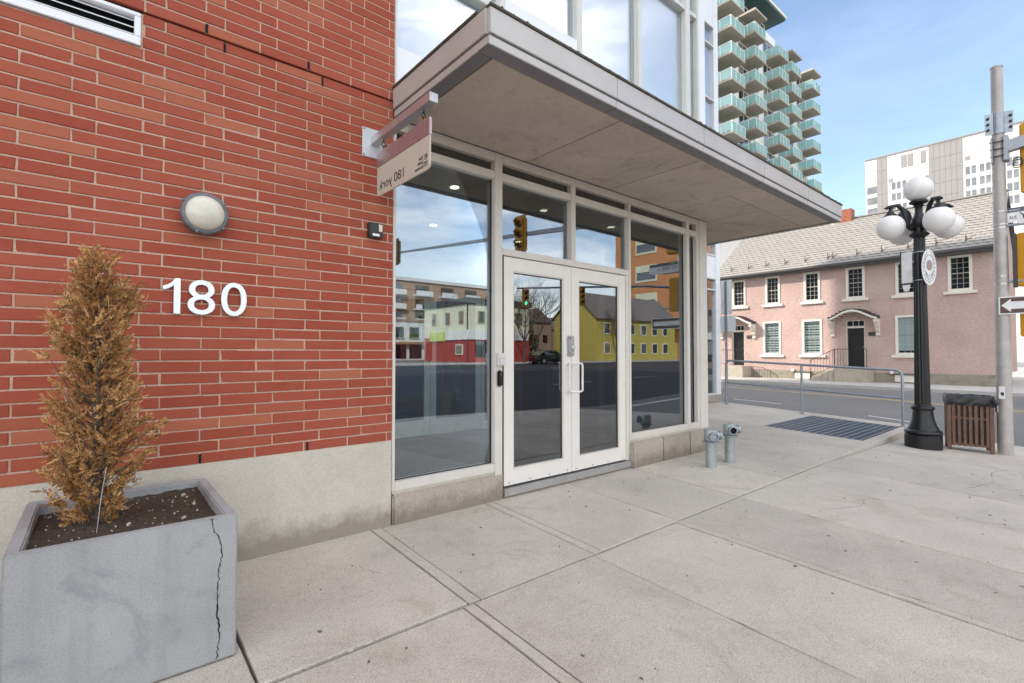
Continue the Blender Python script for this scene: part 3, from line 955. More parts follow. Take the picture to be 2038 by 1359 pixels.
MB().lathe([(0.022, 0), (0.022, 0.012), (0.012, 0.016)], (3.81, -0.016, 1.30), 14, (0, -1, 0)).build('lock_cylinder', 'brushed', D1)
MB().lathe([(0.008, 0), (0.008, 0.003)], (3.775, -0.016, 1.40), 10, (0, -1, 0)).lathe([(0.008, 0), (0.008, 0.003)], (3.775, -0.016, 1.24), 10, (0, -1, 0)).build('screw', 'gasket', D1)

# vestibule inside
box('interior_floor', 'interior_floor', BLD, 1.72, 6.45, 0.11, 4.6, -0.2, 0.0)
CE = box('interior_ceiling', 'interior_ceiling', BLD, 1.72, 6.45, 0.115, 4.6, 2.955, 3.2)
box('interior_wall', 'interior_wall', BLD, 1.62, 1.772, 0.121, 4.6, -0.2, 3.3)
box('interior_wall', 'interior_wall', BLD, 6.386, 6.57, 0.21, 4.6, -0.2, 3.3)
for x, y in ((2.787, 0.663), (4.052, 0.662), (5.285, 0.64), (3.4, 2.1), (4.9, 2.1)):
    MB().lathe([(0.062, 0), (0.062, -0.012), (0.048, -0.012)], (x, y, 2.9545), 20).build('downlight_trim', 'plastic_grey', CE)
    MB().lathe([(0.046, 0), (0.046, -0.002)], (x, y, 2.9415), 20).build('downlight', 'downlight', CE)
    la = bpy.data.lights.new('downlight_lamp', 'SPOT')
    la.energy = 16
    la.spot_size = R(120)
    la.spot_blend = 0.6
    la.color = (1.0, 0.9, 0.72)
    la.shadow_soft_size = 0.05
    lo_ = link('downlight_lamp', la, CE, (x, y, 2.93))
YI = 3.0
for x0, x1, z0, z1 in ((1.772, 6.386, 2.20, 2.30), (2.90, 2.96, 0, 2.2), (4.87, 4.93, 0, 2.2), (1.772, 2.90, 0, 0.12), (4.93, 6.386, 0, 0.12), (5.7, 5.76, 0.12, 2.2), (2.3, 2.35, 0.12, 2.2)):
    box('inner_frame', 'inner_frame', BLD, x0, x1, YI, YI + 0.08, z0, z1)
for x0, x1 in ((2.965, 3.905), (3.915, 4.865)):
    f = MB()
    f.box(x0, x0 + 0.1, YI + 0.02, YI + 0.06, 0.01, 2.19).box(x1 - 0.1, x1, YI + 0.02, YI + 0.06, 0.01, 2.19)
    f.box(x0 + 0.1, x1 - 0.1, YI + 0.021, YI + 0.06, 0.01, 0.24).box(x0 + 0.1, x1 - 0.1, YI + 0.021, YI + 0.06, 2.07, 2.19)
    d = f.build('inner_door', 'inner_frame', BLD)
    box('pane', 'glass_dark', d, x0 + 0.1, x1 - 0.1, YI + 0.035, YI + 0.042, 0.24, 2.07)
box('lock_plate', 'plastic_black', BLD, 3.83, 3.93, YI - 0.02, YI + 0.019, 1.12, 1.42, bevel=0.03)
box('inner_pane', 'glass_dark', BLD, 1.772, 2.90, YI + 0.03, YI + 0.036, 0.12, 2.2)
box('inner_pane', 'glass_dark', BLD, 4.93, 6.386, YI + 0.03, YI + 0.036, 0.12, 2.2)
box('inner_bulkhead', 'interior_wall', BLD, 1.772, 6.386, YI + 0.01, YI + 0.07, 2.30, 2.955)
# light frame standing inside the right-hand window
for x0, x1, z0, z1 in ((5.45, 5.51, 0.0, 2.955), (5.51, 6.386, 0.28, 0.33), (5.51, 6.386, 2.50, 2.56), (5.51, 6.386, 2.1, 2.14)):
    box('inner_frame', 'inner_frame', BLD, x0, x1, 0.95, 1.0, z0, z1)

# canopy over the entrance
CX0, CX1, CY0, CYR = 1.772, 8.03, -1.24, 2.58
CZ = 3.100
CAN = box('canopy', 'interior_wall', BLD, CX0 + 0.02, CX1 - 0.02, CY0 + 0.02, -0.002, CZ + 0.05, 3.315)
box('canopy_return', 'interior_wall', CAN, 6.60, CX1 - 0.02, 0.0, CYR, CZ + 0.051, 3.313)
def soff(x0, x1, y0, y1):
    box('soffit_panel', 'soffit', CAN, x0 + 0.004, x1 - 0.004, y0 + 0.003, y1 - 0.003, CZ + random.uniform(0, 0.003), CZ + 0.0495, bevel=0.003)
sj = [CX0 + 0.115, 3.185, 4.435, 5.695, CX1 - 0.11]
for a, b in zip(sj[:-2], sj[1:-1]):
    soff(a, b, CY0 + 0.115, -0.004)
soff(5.695, CX1 - 0.11, CY0 + 0.115, -0.775)
soff(5.695, 6.592, -0.775, -0.004)
soff(6.592, CX1 - 0.11, -0.775, CYR - 0.02)
# metal underside strips and two stepped fascia bands
def fas(name, mat, x0, x1, y0, y1, z0, z1, bevel=0.003):
    return box(name, mat, CAN, x0, x1, y0, y1, z0, z1, bevel=bevel)
jx = [CX0, 2.98, 4.25, 5.52, 6.78, CX1]
for a, b in zip(jx[:-1], jx[1:]):
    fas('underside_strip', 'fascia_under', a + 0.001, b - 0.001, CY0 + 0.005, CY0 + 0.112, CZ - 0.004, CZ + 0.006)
    fas('fascia_band', 'fascia', a + 0.001, b - 0.001, CY0, CY0 + 0.02, CZ - 0.002, CZ + 0.054)
    fas('fascia_band', 'fascia', a + 0.001, b - 0.001, CY0 - 0.012, CY0 + 0.018, CZ + 0.062, CZ + 0.222)
    fas('flashing', 'flashing', a - 0.001, b - 0.003, CY0 - 0.022, CY0 + 0.10, CZ + 0.222, CZ + 0.242)
for x0, x1 in ((CX0, CX0 + 0.1105), (CX1 - 0.1065, CX1)):
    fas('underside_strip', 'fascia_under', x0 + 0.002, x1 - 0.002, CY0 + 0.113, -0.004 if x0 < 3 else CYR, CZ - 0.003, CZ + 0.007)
fas('fascia_band', 'fascia', CX0 - 0.001, CX0 + 0.019, CY0 + 0.021, -0.014, CZ - 0.001, CZ + 0.053)
fas('fascia_band', 'fascia', CX0 - 0.012, CX0 + 0.018, CY0 + 0.0185, -0.014, CZ + 0.062, CZ + 0.222)
fas('flashing', 'flashing', CX0 - 0.022, CX0 + 0.10, CY0 + 0.10, -0.014, CZ + 0.2215, CZ + 0.2415)
fas('fascia_band', 'fascia', CX1 - 0.019, CX1 + 0.001, CY0 + 0.021, CYR, CZ - 0.001, CZ + 0.053)
fas('fascia_band', 'fascia', CX1 - 0.018, CX1 + 0.012, CY0 + 0.0185, CYR, CZ + 0.062, CZ + 0.222)
fas('flashing', 'flashing', CX1 - 0.10, CX1 + 0.022, CY0 + 0.10, CYR, CZ + 0.2215, CZ + 0.2415)
ms = MB()
for k in range(420):
    x = random.uniform(CX0, CX1 + 0.02)
    if random.random() < 0.5: x = random.choice([random.gauss(2.4, 0.25), random.gauss(3.0, 0.2), random.gauss(4.3, 0.15), random.gauss(7.95, 0.08), random.gauss(5.6, 0.2)])
    if not CX0 - 0.01 < x < CX1 + 0.03: continue
    r_ = random.uniform(0.004, 0.010)
    ms.lathe([(r_, 0), (r_ * 0.8, r_ * 0.7), (r_ * 0.2, r_)], (x, CY0 + random.uniform(-0.018, 0.02), CZ + 0.241), 6)
tag(ms.build('moss', 'moss', CAN), kind='stuff')

# upper curtain wall
UY = 0.02
upm = [(WX + 0.003, 1.80), (2.845, 2.905), (3.905, 3.995), (5.005, 5.075), (6.085, 6.20), (6.385, 6.44)]
ZU0, ZU1 = 3.345, 9.6
for a, b in upm:
    box('curtain_mullion', 'mullion_light', BLD, a, b, UY - 0.025, UY + 0.09, ZU0, ZU1, bevel=0.005)
box('corner_panel', 'white_panel', BLD, 6.4405, 6.60, UY - 0.02, UY + 0.2, ZU0, ZU1, bevel=0.004)
for i in range(5):
    a, b = upm[i][1], upm[i + 1][0]
    hi = 4.60 if i == 1 else 4.50
    box('curtain_rail', 'mullion_light' if i != 1 else 'white_panel', BLD, a, b, UY - 0.03 if i == 1 else UY - 0.02, UY + 0.085, 4.435, hi, bevel=0.005)
    for z in (5.93, 7.3):
        box('curtain_rail', 'mullion_light', BLD, a, b, UY - 0.018, UY + 0.085, z, z + 0.06, bevel=0.005)
    box('white_spandrel', 'white_panel', BLD, a, b, UY + 0.0, UY + 0.085, ZU0, 3.70)
    for z0, z1 in ((3.70, 4.435), (hi, 5.93), (5.99, 7.3), (7.36, ZU1)):
        box('pane', 'glass_upper', BLD, a, b, UY + 0.045, UY + 0.051, z0, z1)
    w = b - a
    box('roller_blind', 'blind', BLD, a + 0.015, b - 0.015, 0.105, 0.11, 4.45, ZU1)
    box('roller_blind', 'blind', BLD, a + 0.015, b - 0.015, 0.106, 0.111, 3.72, 4.43)
box('wall', 'white_panel', BLD, WX, 6.6, UY, 0.3, ZU1, 24)
box('floor_slab', 'interior_wall', BLD, WX, 6.38, 0.12, 0.38, 3.36, 3.69)

# set-back wing on the street corner
WY, WX1 = 2.6, 12.07
WG = thing('corner_wing', (9.3, WY, 0.0), 'narrow white panelled wing with strip windows set back behind the canopy end', 'building')
box('core', 'interior_wall', WG, 6.62, WX1 - 0.12, WY + 0.35, 22.9, -0.9, 24)
box('plinth', 'sill_concrete', WG, 6.60, WX1, WY - 0.02, WY + 0.25, -0.5, 0.22, bevel=0.01)
box('plinth', 'sill_concrete', WG, WX1 - 0.2, WX1, WY + 0.251, 22.9, -0.5, 0.22)
box('corner_post', 'white_panel', WG, 11.845, WX1, WY, WY + 0.3, 0.22, 24, bevel=0.006)
box('side_wall', 'white_panel', WG, WX1 - 0.1, WX1 - 0.002, WY + 0.301, 22.9, 0.22, 24)
for (z0, z1) in ((3.10, 3.66), (3.98, 6.80), (9.50, 10.6), (11.9, 24)):
    box('panel', 'white_panel', WG, 6.60, 11.84, WY + 0.002, WY + 0.2, z0 + 0.004, z1 - 0.004, bevel=0.004)
for (z0, z1) in ((0.26, 2.80), (2.84, 3.08), (3.67, 3.97), (6.84, 7.58), (7.64, 8.97), (9.03, 9.46), (10.64, 11.86)):
    xx = 6.65
    while xx < 11.8:
        x1 = min(xx + 0.93, 11.83)
        box('wing_pane', 'glass_upper' if z0 > 3 else 'glass_store', WG, xx + 0.03, x1 - 0.03, WY + 0.06, WY + 0.066, z0, z1)
        xx += 0.93
for z in (0.22, 2.80, 3.08, 3.66, 3.97, 6.80, 7.58, 8.97, 9.46, 10.6, 11.86):
    box('wing_rail', 'mullion_light', WG, 6.62, 11.844, WY - 0.012, WY + 0.1, z, z + 0.04)
xx = 6.65
while xx < 11.9:
    box('wing_mullion', 'mullion_light', WG, xx - 0.03, xx + 0.03, WY - 0.008, WY + 0.11, 0.26, 3.08)
    box('wing_mullion', 'mullion_light', WG, xx - 0.03, xx + 0.03, WY - 0.008, WY + 0.11, 6.84, 9.46)
    xx += 0.93
box('wing_blind', 'blind', WG, 6.7, 11.8, WY + 0.25, WY + 0.255, 6.85, 11.8)
for k in range(3):
    box('poster', 'poster_green', WG, 11.36, 11.78, WY + 0.10, WY + 0.105, 0.34 + k * 0.38, 0.60 + k * 0.38)
    box('poster_sheet', 'sign_white', WG, 11.39, 11.75, WY + 0.094, WY + 0.098, 0.37 + k * 0.38, 0.50 + k * 0.38)
# ------------------------------------------------------------------ fittings on the wall
# louvre vent
V = thing('wall_vent', (-0.41, 0, 3.12), 'white metal louvre vent let into the brick high on the left', 'vent')
vf = MB()
x0, x1, z0, z1 = -1.0, 0.172, 3.026, 3.214
vf.box(x0, x1, -0.012, 0.05, z0, z0 + 0.048).box(x0, x1, -0.012, 0.05, z1 - 0.022, z1)
vf.box(x1 - 0.030, x1, -0.0115, 0.05, z0 + 0.048, z1 - 0.022).box(x0, x0 + 0.03, -0.0115, 0.05, z0 + 0.048, z1 - 0.022)
vf.build('frame', 'white_panel', V, bevel=0.003)
box('duct', 'hole_dark', V, x0 + 0.002, x1 - 0.002, 0.085, 0.095, z0, z1)
for k in range(3):
    zc = z0 + 0.068 + k * 0.040
    MB().obox((-0.414, 0.018, zc), (0.555, 0, 0), (0, 0.012, 0.009), (0, 0.0012, 0.0018)).build('slat', 'white_panel', V)

# round bulkhead wall light
WLX, WLZ = 0.497, 2.092
L = thing('wall_light', (WLX, 0, WLZ), 'round grey bulkhead wall light with frosted lens above the street number', 'wall light')
MB().lathe([(0.118, 0.0), (0.122, 0.012), (0.122, 0.055), (0.112, 0.066)], (WLX, 0.001, WLZ), 36, (0, -1, 0)).build('housing', 'lamp_housing', L, smooth=True)
MB().lathe([(0.124, 0.058), (0.126, 0.074), (0.118, 0.084), (0.107, 0.086), (0.105, 0.078)], (WLX, 0, WLZ), 36, (0, -1, 0)).build('clamp_ring', 'lamp_housing', L, smooth=True)
MB().lathe([(0.1065, 0.070), (0.105, 0.085), (0.094, 0.104), (0.072, 0.119), (0.04, 0.128), (0.004, 0.131)], (WLX, 0, WLZ), 36, (0, -1, 0)).build('lens', 'lens', L, smooth=True)
for a in (35, 150, 250, 320):
    q = R(a)
    MB().lathe([(0.009, 0.054), (0.009, 0.084), (0.005, 0.087)], (WLX + math.cos(q) * 0.124, 0, WLZ + math.sin(q) * 0.124), 10, (0, -1, 0)).build('lug', 'lamp_housing', L, smooth=True)

# street number
N = thing('street_number', (0.51, 0, 1.475), 'raised pale metal numerals 180 fixed to the brick wall', 'house number')
for ch, a, b in (('1', 0.297, 0.384), ('8', 0.420, 0.564), ('0', 0.597, 0.741)):
    if ch == '1':
        pl1 = [(1.0, 0.0), (1.0, 1.0), (0.68, 1.0), (0.60, 0.935), (0.45, 0.86), (0.25, 0.80), (0.0, 0.765), (0.0, 0.66), (0.22, 0.68), (0.45, 0.735), (0.62, 0.80), (0.62, 0.0)]
        MB().prism([(a + (b - a) * u, 0, 1.478 + 0.212 * w) for u, w in pl1], (0, -0.012, 0), (0, -0.026, 0)).build('numeral', 'number_metal', N, bevel=0.0015)
    else:
        text('numeral', ch, 'number_metal', N, (a, -0.012, 1.478), (b - a, 0, 0), (0, 0, 0.212), (0, -0.014, 0))
    for dz in (0.04, 0.17):
        MB().tube([((a + b) / 2 + (0.028 if ch == '1' else 0.055), 0.004, 1.478 + dz), ((a + b) / 2 + (0.028 if ch == '1' else 0.055), -0.0125, 1.478 + dz)], 0.004, 6).build('stud', 'brushed', N)

# small intercom box by the brick edge
K = thing('wall_sensor', (1.617, 0, 2.18), 'small black wall box with pale button at the brick edge under the sign', 'wall box')
box('body', 'plastic_black', K, 1.560, 1.672, -0.045, 0.002, 2.120, 2.232, bevel=0.006)
box('button', 'lens', K, 1.630, 1.664, -0.051, -0.0455, 2.165, 2.222, bevel=0.003)
box('label_plate', 'sign_white', K, 1.585, 1.640, -0.047, -0.0455, 2.130, 2.148)

# keypad and reader on the door mullion
K = thing('door_keypad', (2.84, 0, 1.19), 'beige metal keypad entry box on the mullion left of the doors', 'keypad')
box('body', 'frame', K, 2.805, 2.892, -0.040, -0.0005, 1.128, 1.245, bevel=0.006)
box('face', 'plastic_grey', K, 2.818, 2.880, -0.0425, -0.0405, 1.14, 1.20)
for r_ in range(4):
    for c_ in range(3):
        box('key', 'sign_white', K, 2.822 + c_ * 0.019, 2.837 + c_ * 0.019, -0.0455, -0.043, 1.143 + r_ * 0.014, 1.153 + r_ * 0.014)
K = thing('card_reader', (2.84, 0, 1.0), 'slim black card reader below the keypad on the door mullion', 'card reader')
box('body', 'plastic_black', K, 2.810, 2.864, -0.030, -0.0005, 0.938, 1.088, bevel=0.012)
box('indicator', 'plastic_grey', K, 2.828, 2.846, -0.032, -0.0305, 1.045, 1.05)

# hanging sign on a bracket
S = thing('hanging_sign', (1.615, 0, 2.86), 'beige hanging sign with a rose top strip on a steel arm beside the canopy', 'sign')
box('wall_plate', 'sign_plate_metal', S, 1.515, 1.700, -0.0065, -0.0015, 2.735, 2.958, bevel=0.002)
for x in (1.528, 1.687):
    for z in (2.748, 2.945):
        MB().lathe([(0.006, 0), (0.005, 0.004)], (x, -0.0065, z), 8, (0, -1, 0)).build('bolt', 'letter_dark', S)
box('arm', 'sign_metal', S, 1.583, 1.645, -0.875, -0.0066, 2.833, 2.893, bevel=0.003)
SX = 1.615
cr_ = 0.03
y0, y1, zt, zs, zb = -0.83, -0.065, 2.742, 2.645, 2.422
poly = [(SX, y1, zs), (SX, y0, zs)]
for k in range(6):
    a = R(90 * k / 5)
    poly.append((SX, y0 + cr_ - cr_ * math.cos(a), zb + cr_ - cr_ * math.sin(a)))
for k in range(6):
    a = R(90 * k / 5)
    poly.append((SX, y1 - cr_ + cr_ * math.sin(a), zb + cr_ - cr_ * math.cos(a)))
BD = MB().prism(poly, (-0.006, 0, 0), (0.006, 0, 0)).build('board', 'sign_board', S)
box('top_strip', 'sign_rose', S, SX - 0.010, SX + 0.010, y0 - 0.004, y1 + 0.004, zs - 0.004, zt + 0.012, bevel=0.002)
# lettering reads from the far side, so it appears reversed here
def stext(s, ya, yb, za, zb_, sp=1.0):
    for xx in (SX - 0.0078, SX + 0.0062):
        text('lettering', s, 'letter_dark', BD, (xx, ya, za), (0, yb - ya, 0), (0, 0, zb_ - za), (0.0016, 0, 0), sp)
stext('180 york', -0.487, -0.10, 2.440, 2.527)
stext('e', -0.806, -0.768, 2.492, 2.530)
stext('m', -0.806, -0.762, 2.446, 2.480)
for xx in (SX - 0.0078, SX + 0.0062):
    box('lettering_rule', 'letter_dark', BD, xx, xx + 0.0016, -0.750, -0.746, 2.440, 2.532)
stext('the', -0.738, -0.695, 2.506, 2.530)
stext('east', -0.738, -0.680, 2.478, 2.496)
stext('market', -0.738, -0.645, 2.446, 2.468)
for yy in (-0.16, -0.745):
    MB().tube([(SX, yy, 2.836), (SX, yy, 2.815), (SX + 0.012, yy, 2.80), (SX + 0.012, yy, 2.785), (SX, yy, 2.772), (SX - 0.012, yy, 2.785), (SX - 0.012, yy, 2.80), (SX, yy, 2.815)], 0.0045, 6).build('hook', 'iron', S, smooth=True)
    MB().tube([(SX, yy + 0.014 * math.cos(a * 0.785), 2.764 + 0.022 * math.sin(a * 0.785)) for a in range(9)], 0.0035, 6).build('ring', 'brass', S, smooth=True)

# ------------------------------------------------------------------ planter with dead cedar
px0, px1, py0, py1, pz = -0.247, 0.512, -1.000, -0.125, 0.505
pb = gz(0, -1.0) + 0.004
P = thing('planter', (0.13, -0.56, pb), 'square grey concrete planter with a dark crack down its front face', 'planter')
th = 0.048
m = MB()
c4 = [(px0, py0), (px1, py0), (px1, py1), (px0, py1)]
i4 = [(px0 + th, py0 + th), (px1 - th, py0 + th), (px1 - th, py1 - th), (px0 + th, py1 - th)]
m.add([(x, y, gz(x, y) + 0.004) for x, y in c4] + [(x, y, pz) for x, y in c4] + [(x, y, pz) for x, y in i4] + [(x, y, 0.30) for x, y in i4],
      [(0, 3, 2, 1)] + [(i, (i + 1) % 4, 4 + (i + 1) % 4, 4 + i) for i in range(4)] + [(4 + i, 4 + (i + 1) % 4, 8 + (i + 1) % 4, 8 + i) for i in range(4)] + [(8 + i, 8 + (i + 1) % 4, 12 + (i + 1) % 4, 12 + i) for i in range(4)] + [(12, 13, 14, 15)])
m.build('box', 'planter_concrete', P, bevel=0.007)
# soil: uneven sheet
m = MB()
nx, ny = 26, 28
rs = random.Random(3)
for j in range(ny + 1):
    for i in range(nx + 1):
        x = px0 + th - 0.004 + (px1 - px0 - 2 * th + 0.008) * i / nx
        y = py0 + th - 0.004 + (py1 - py0 - 2 * th + 0.008) * j / ny
        z = 0.455 + 0.028 * math.exp(-((x) ** 2 + (y + 0.56) ** 2) / 0.03) + 0.018 * ((x - 0.13) / 0.38) * ((y + 0.56) / 0.44) + rs.uniform(-0.007, 0.007)
        m.v.append((x, y, z))
for j in range(ny):
    for i in range(nx):
        a = j * (nx + 1) + i
        m.f.append((a, a + 1, a + nx + 2, a + nx + 1))
m.build('soil', 'soil', P)
pk = MB()
for k in range(120):
    x, y = random.uniform(px0 + 0.07, px1 - 0.07), random.uniform(py0 + 0.07, py1 - 0.07)
    r_ = random.uniform(0.0015, 0.0045) if random.random() < 0.95 else random.uniform(0.006, 0.010)
    a = random.random() * 3
    pk.obox((x, y, 0.463 + 0.02 * math.exp(-(x * x + (y + 0.56) ** 2) / 0.03)), (r_ * math.cos(a), r_ * math.sin(a), 0.001), (-r_ * 0.6 * math.sin(a), r_ * 0.6 * math.cos(a), 0), (0, 0, r_ * 0.5))
tag(pk.build('soil_flecks', 'perlite', P), kind='stuff')
# the crack: a ragged dark fissure on the front face
cp = [(0.408, 0.505), (0.409, 0.47), (0.419, 0.445), (0.432, 0.425), (0.441, 0.405), (0.448, 0.372), (0.451, 0.34), (0.446, 0.318), (0.443, 0.29), (0.437, 0.262), (0.438, 0.235), (0.433, 0.205), (0.434, 0.17), (0.431, 0.135), (0.437, 0.105), (0.435, 0.07), (0.443, 0.035), (0.441, 0.0), (0.446, -0.03), (0.438, -0.065), (0.436, -0.10), (0.434, -0.128)]
cpf = []
rs = random.Random(5)
for i in range(len(cp) - 1):
    for k in range(3):
        t_ = k / 3
        cpf.append((cp[i][0] + (cp[i + 1][0] - cp[i][0]) * t_ + rs.uniform(-0.0036, 0.0036), cp[i][1] + (cp[i + 1][1] - cp[i][1]) * t_))
m = MB()
for i, (x, z) in enumerate(cpf):
    w = 0.0011 + 0.0014 * rs.random() + (0.0016 if 0.0 < z < 0.12 else 0)
    m.v += [(x - w, py0 - 0.0012, z), (x + w, py0 - 0.0012, z), (x + w, py0 + 0.01, z), (x - w, py0 + 0.01, z)]
for i in range(len(cpf) - 1):
    for k in range(4):
        m.f.append((i * 4 + k, i * 4 + (k + 1) % 4, i * 4 + 4 + (k + 1) % 4, i * 4 + 4 + k))
m.build('crack', 'crack', P)

# dead columnar cedar: many flat scale-leaf sprays
T = thing('dead_cedar', (0.005, -0.57, 0.47), 'brown dead columnar cedar standing in the grey planter', 'tree')
rs = random.Random(11)
tz0, tz1 = 0.45, 1.685
def trad(z, a):
    t_ = (z - tz0) / (tz1 - tz0)
    prof = [(0, 0.085), (0.06, 0.11), (0.15, 0.16), (0.24, 0.185), (0.33, 0.175), (0.42, 0.155), (0.5, 0.150), (0.6, 0.158), (0.7, 0.165), (0.8, 0.155), (0.88, 0.135), (0.95, 0.10), (1.0, 0.045)]
    for (a0, r0), (a1, r1) in zip(prof[:-1], prof[1:]):
        if t_ <= a1:
            r = r0 + (r1 - r0) * (t_ - a0) / (a1 - a0)
            break
    else:
        r = 0.02
    return 0.74 * r * (1 + 0.24 * math.sin(3 * a + z * 9) + 0.22 * math.sin(2 * a - z * 17 + 1) + 0.18 * math.sin(5 * a + z * 23))
trunk = MB()
trunk.tube([(0.02, -0.57, 0.40), (0.012, -0.565, 0.8), (0.004, -0.57, 1.2), (0.0, -0.57, 1.70)], [0.022, 0.017, 0.012, 0.004], 8)
fol = MB()
def frond(o, d, up, L, wd):
    d = d.normalized()
    s_ = d.cross(up).normalized()
    n_ = s_.cross(d)
    k = rs.randint(5, 7)
    P_ = []
    F_ = []
    droop = rs.uniform(-0.25, 0.1)
    def at(t_): return o + d * (L * t_) + n_ * (droop * L * t_ * t_)
    w0 = 0.0016
    base = len(fol.v)
    vs_, fs_ = [], []
    pts = [at(i / k) for i in range(k + 1)]
    for p in pts:
        vs_ += [p - s_ * w0, p + s_ * w0]
    for i in range(k):
        fs_.append((2 * i, 2 * i + 1, 2 * i + 3, 2 * i + 2))
    for i in range(1, k + 1):
        for sg in (-1, 1):
            if rs.random() < 0.12: continue
            ll = wd * (1.15 - 0.75 * i / k) * rs.uniform(0.7, 1.2)
            e = (s_ * sg * 0.75 + d * 0.75 + n_ * rs.uniform(-0.35, 0.35)).normalized()
            f_ = (d - e * d.dot(e)).normalized()
            p = pts[i]
            q = len(vs_)
            b1 = 0.0026 * rs.uniform(0.7, 1.3)
            vs_ += [p, p + e * ll * 0.45 + f_ * b1, p + e * ll, p + e * ll * 0.5 - f_ * b1]
            fs_.append((q, q + 1, q + 2, q + 3))
            # a fork on the leaflet
            e2 = (e + f_ * 0.9 * rs.choice((-1, 1)) + n_ * rs.uniform(-0.3, 0.3)).normalized()
            p2 = p + e * ll * 0.45
            vs_ += [p2 + e2 * ll * 0.55]
            fs_.append((q + 1, q + 4, q + 3))
    fol.add(vs_, fs_)
limbs = MB()
tips = []
for k in range(205):
    z = tz0 + (tz1 - tz0) * (k + rs.random()) / 205 * 0.985
    a = rs.random() * 6.283
    r = trad(min(z + 0.06, tz1), a) * rs.uniform(0.72, 1.08)
    o = Vector((0.01 - 0.008 * (z - 0.4), -0.568, max(0.44, z - 0.10 - 0.05 * rs.random())))
    e = Vector((0.005 + r * math.cos(a), -0.57 + r * math.sin(a), z + 0.02 + 0.05 * rs.random()))
    md = (o + e) / 2 + Vector((math.cos(a) * 0.02, math.sin(a) * 0.02, -0.02))
    limbs.tube([o, md, e], [0.0042, 0.003, 0.0012], 4, caps=False)
    tips.append((o, md, e, a))
for (o, md, e, a) in tips:
    for j in range(rs.randint(12, 20)):
        t_ = rs.uniform(0.2, 1.08)
        p = o * (1 - t_) ** 2 + md * 2 * t_ * (1 - t_) + e * t_ * t_
        p = p + Vector((rs.uniform(-1, 1), rs.uniform(-1, 1), rs.uniform(-1, 1))) * 0.014
        out = Vector((math.cos(a + rs.gauss(0, 0.7)), math.sin(a + rs.gauss(0, 0.7)), rs.gauss(0.75, 0.55)))
        up = Vector((rs.gauss(0, 1), rs.gauss(0, 1), rs.gauss(0, 0.7)))
        if out.cross(up).length < 0.1: continue
        frond(p, out, up, rs.uniform(0.028, 0.075), rs.uniform(0.010, 0.026))
# a few stray sprays sticking out low on the right and left
for (ex, ey, ez) in ((0.26, -0.62, 0.905), (0.24, -0.60, 0.85), (0.20, -0.66, 0.78), (0.20, -0.58, 0.93), (-0.155, -0.60, 0.93), (-0.15, -0.62, 0.80), (0.17, -0.63, 0.72), (0.10, -0.66, 1.56), (0.15, -0.58, 1.56), (0.14, -0.62, 1.50), (-0.13, -0.6, 1.34), (-0.135, -0.6, 1.28), (-0.15, -0.6, 1.02)):
    o = Vector((0.01, -0.57, ez - 0.12)); e = Vector((ex, ey, ez)); md = (o + e) / 2 + Vector((0, 0, -0.02))
    limbs.tube([o, md, e], [0.0042, 0.003, 0.0012], 4, caps=False)
    for j in range(20):
        t_ = rs.uniform(0.5, 1.03)
        p = o * (1 - t_) ** 2 + md * 2 * t_ * (1 - t_) + e * t_ * t_
        dd = (e - o).normalized() + Vector((rs.gauss(0, 0.5), rs.gauss(0, 0.5), rs.gauss(0.2, 0.5)))
        frond(p, dd, Vector((rs.gauss(0, 1), rs.gauss(0, 1), 1)), rs.uniform(0.03, 0.06), rs.uniform(0.014, 0.026))
trunk.build('trunk', 'bark', T, smooth=True)
limbs.build('branches', 'bark', T)
tag(fol.build('foliage', 'dead_cedar', T), kind='stuff')
MB().tube([(0.015, -0.745, 0.45), (0.028, -0.735, 0.60), (0.045, -0.725, 0.74)], 0.0018, 6).build('stake', 'plastic_grey', T)
# ------------------------------------------------------------------ street furniture
def standpipe(x, y, ztop, capped, label):
    zg = gz(x, y)
    S = thing('standpipe', (x, y, zg), label, 'standpipe', 'fire hose standpipes beside the entrance')
    MB().lathe([(0.059, -0.02), (0.059, ztop - 0.15 - zg)], (x, y, zg), 20).build('pipe', 'standpipe', S, smooth=True)
    MB().lathe([(0.070, 0), (0.102, 0.002), (0.102, 0.010), (0.066, 0.014), (0.066, 0.03)], (x, y, ztop - 0.158), 24).build('flange', 'galvanised', S, smooth=True)
    MB().lathe([(0.070, 0), (0.076, 0.012), (0.076, 0.115), (0.066, 0.132), (0.03, 0.140)], (x, y, ztop - 0.142), 24).build('head', 'standpipe', S, smooth=True)
    for i, (dx, dy) in enumerate(((-0.66, -0.75), (0.75, -0.66))):
        c = (x, y, ztop - 0.075)
        a = (dx, dy, -0.03)
        MB().lathe([(0.047, 0.05), (0.047, 0.096), (0.053, 0.098), (0.053, 0.122), (0.040, 0.123), (0.040, 0.100)], c, 22, a).build('outlet', 'galvanised', S, smooth=True)
        if capped:
            MB().lathe([(0.039, 0.098), (0.039, 0.106), (0.012, 0.110)], c, 22, a).build('plug', 'plastic_grey', S, smooth=True)
        else:
            MB().lathe([(0.0395, 0.101), (0.0395, 0.102)], c, 22, a).build('bore', 'hole_dark', S)
standpipe(5.631, -0.549, 0.343, True, 'grey standpipe with plugged outlets, the nearer of two by the window')
standpipe(6.085, -0.555, 0.371, False, 'rust streaked standpipe with open outlets, the farther of two')

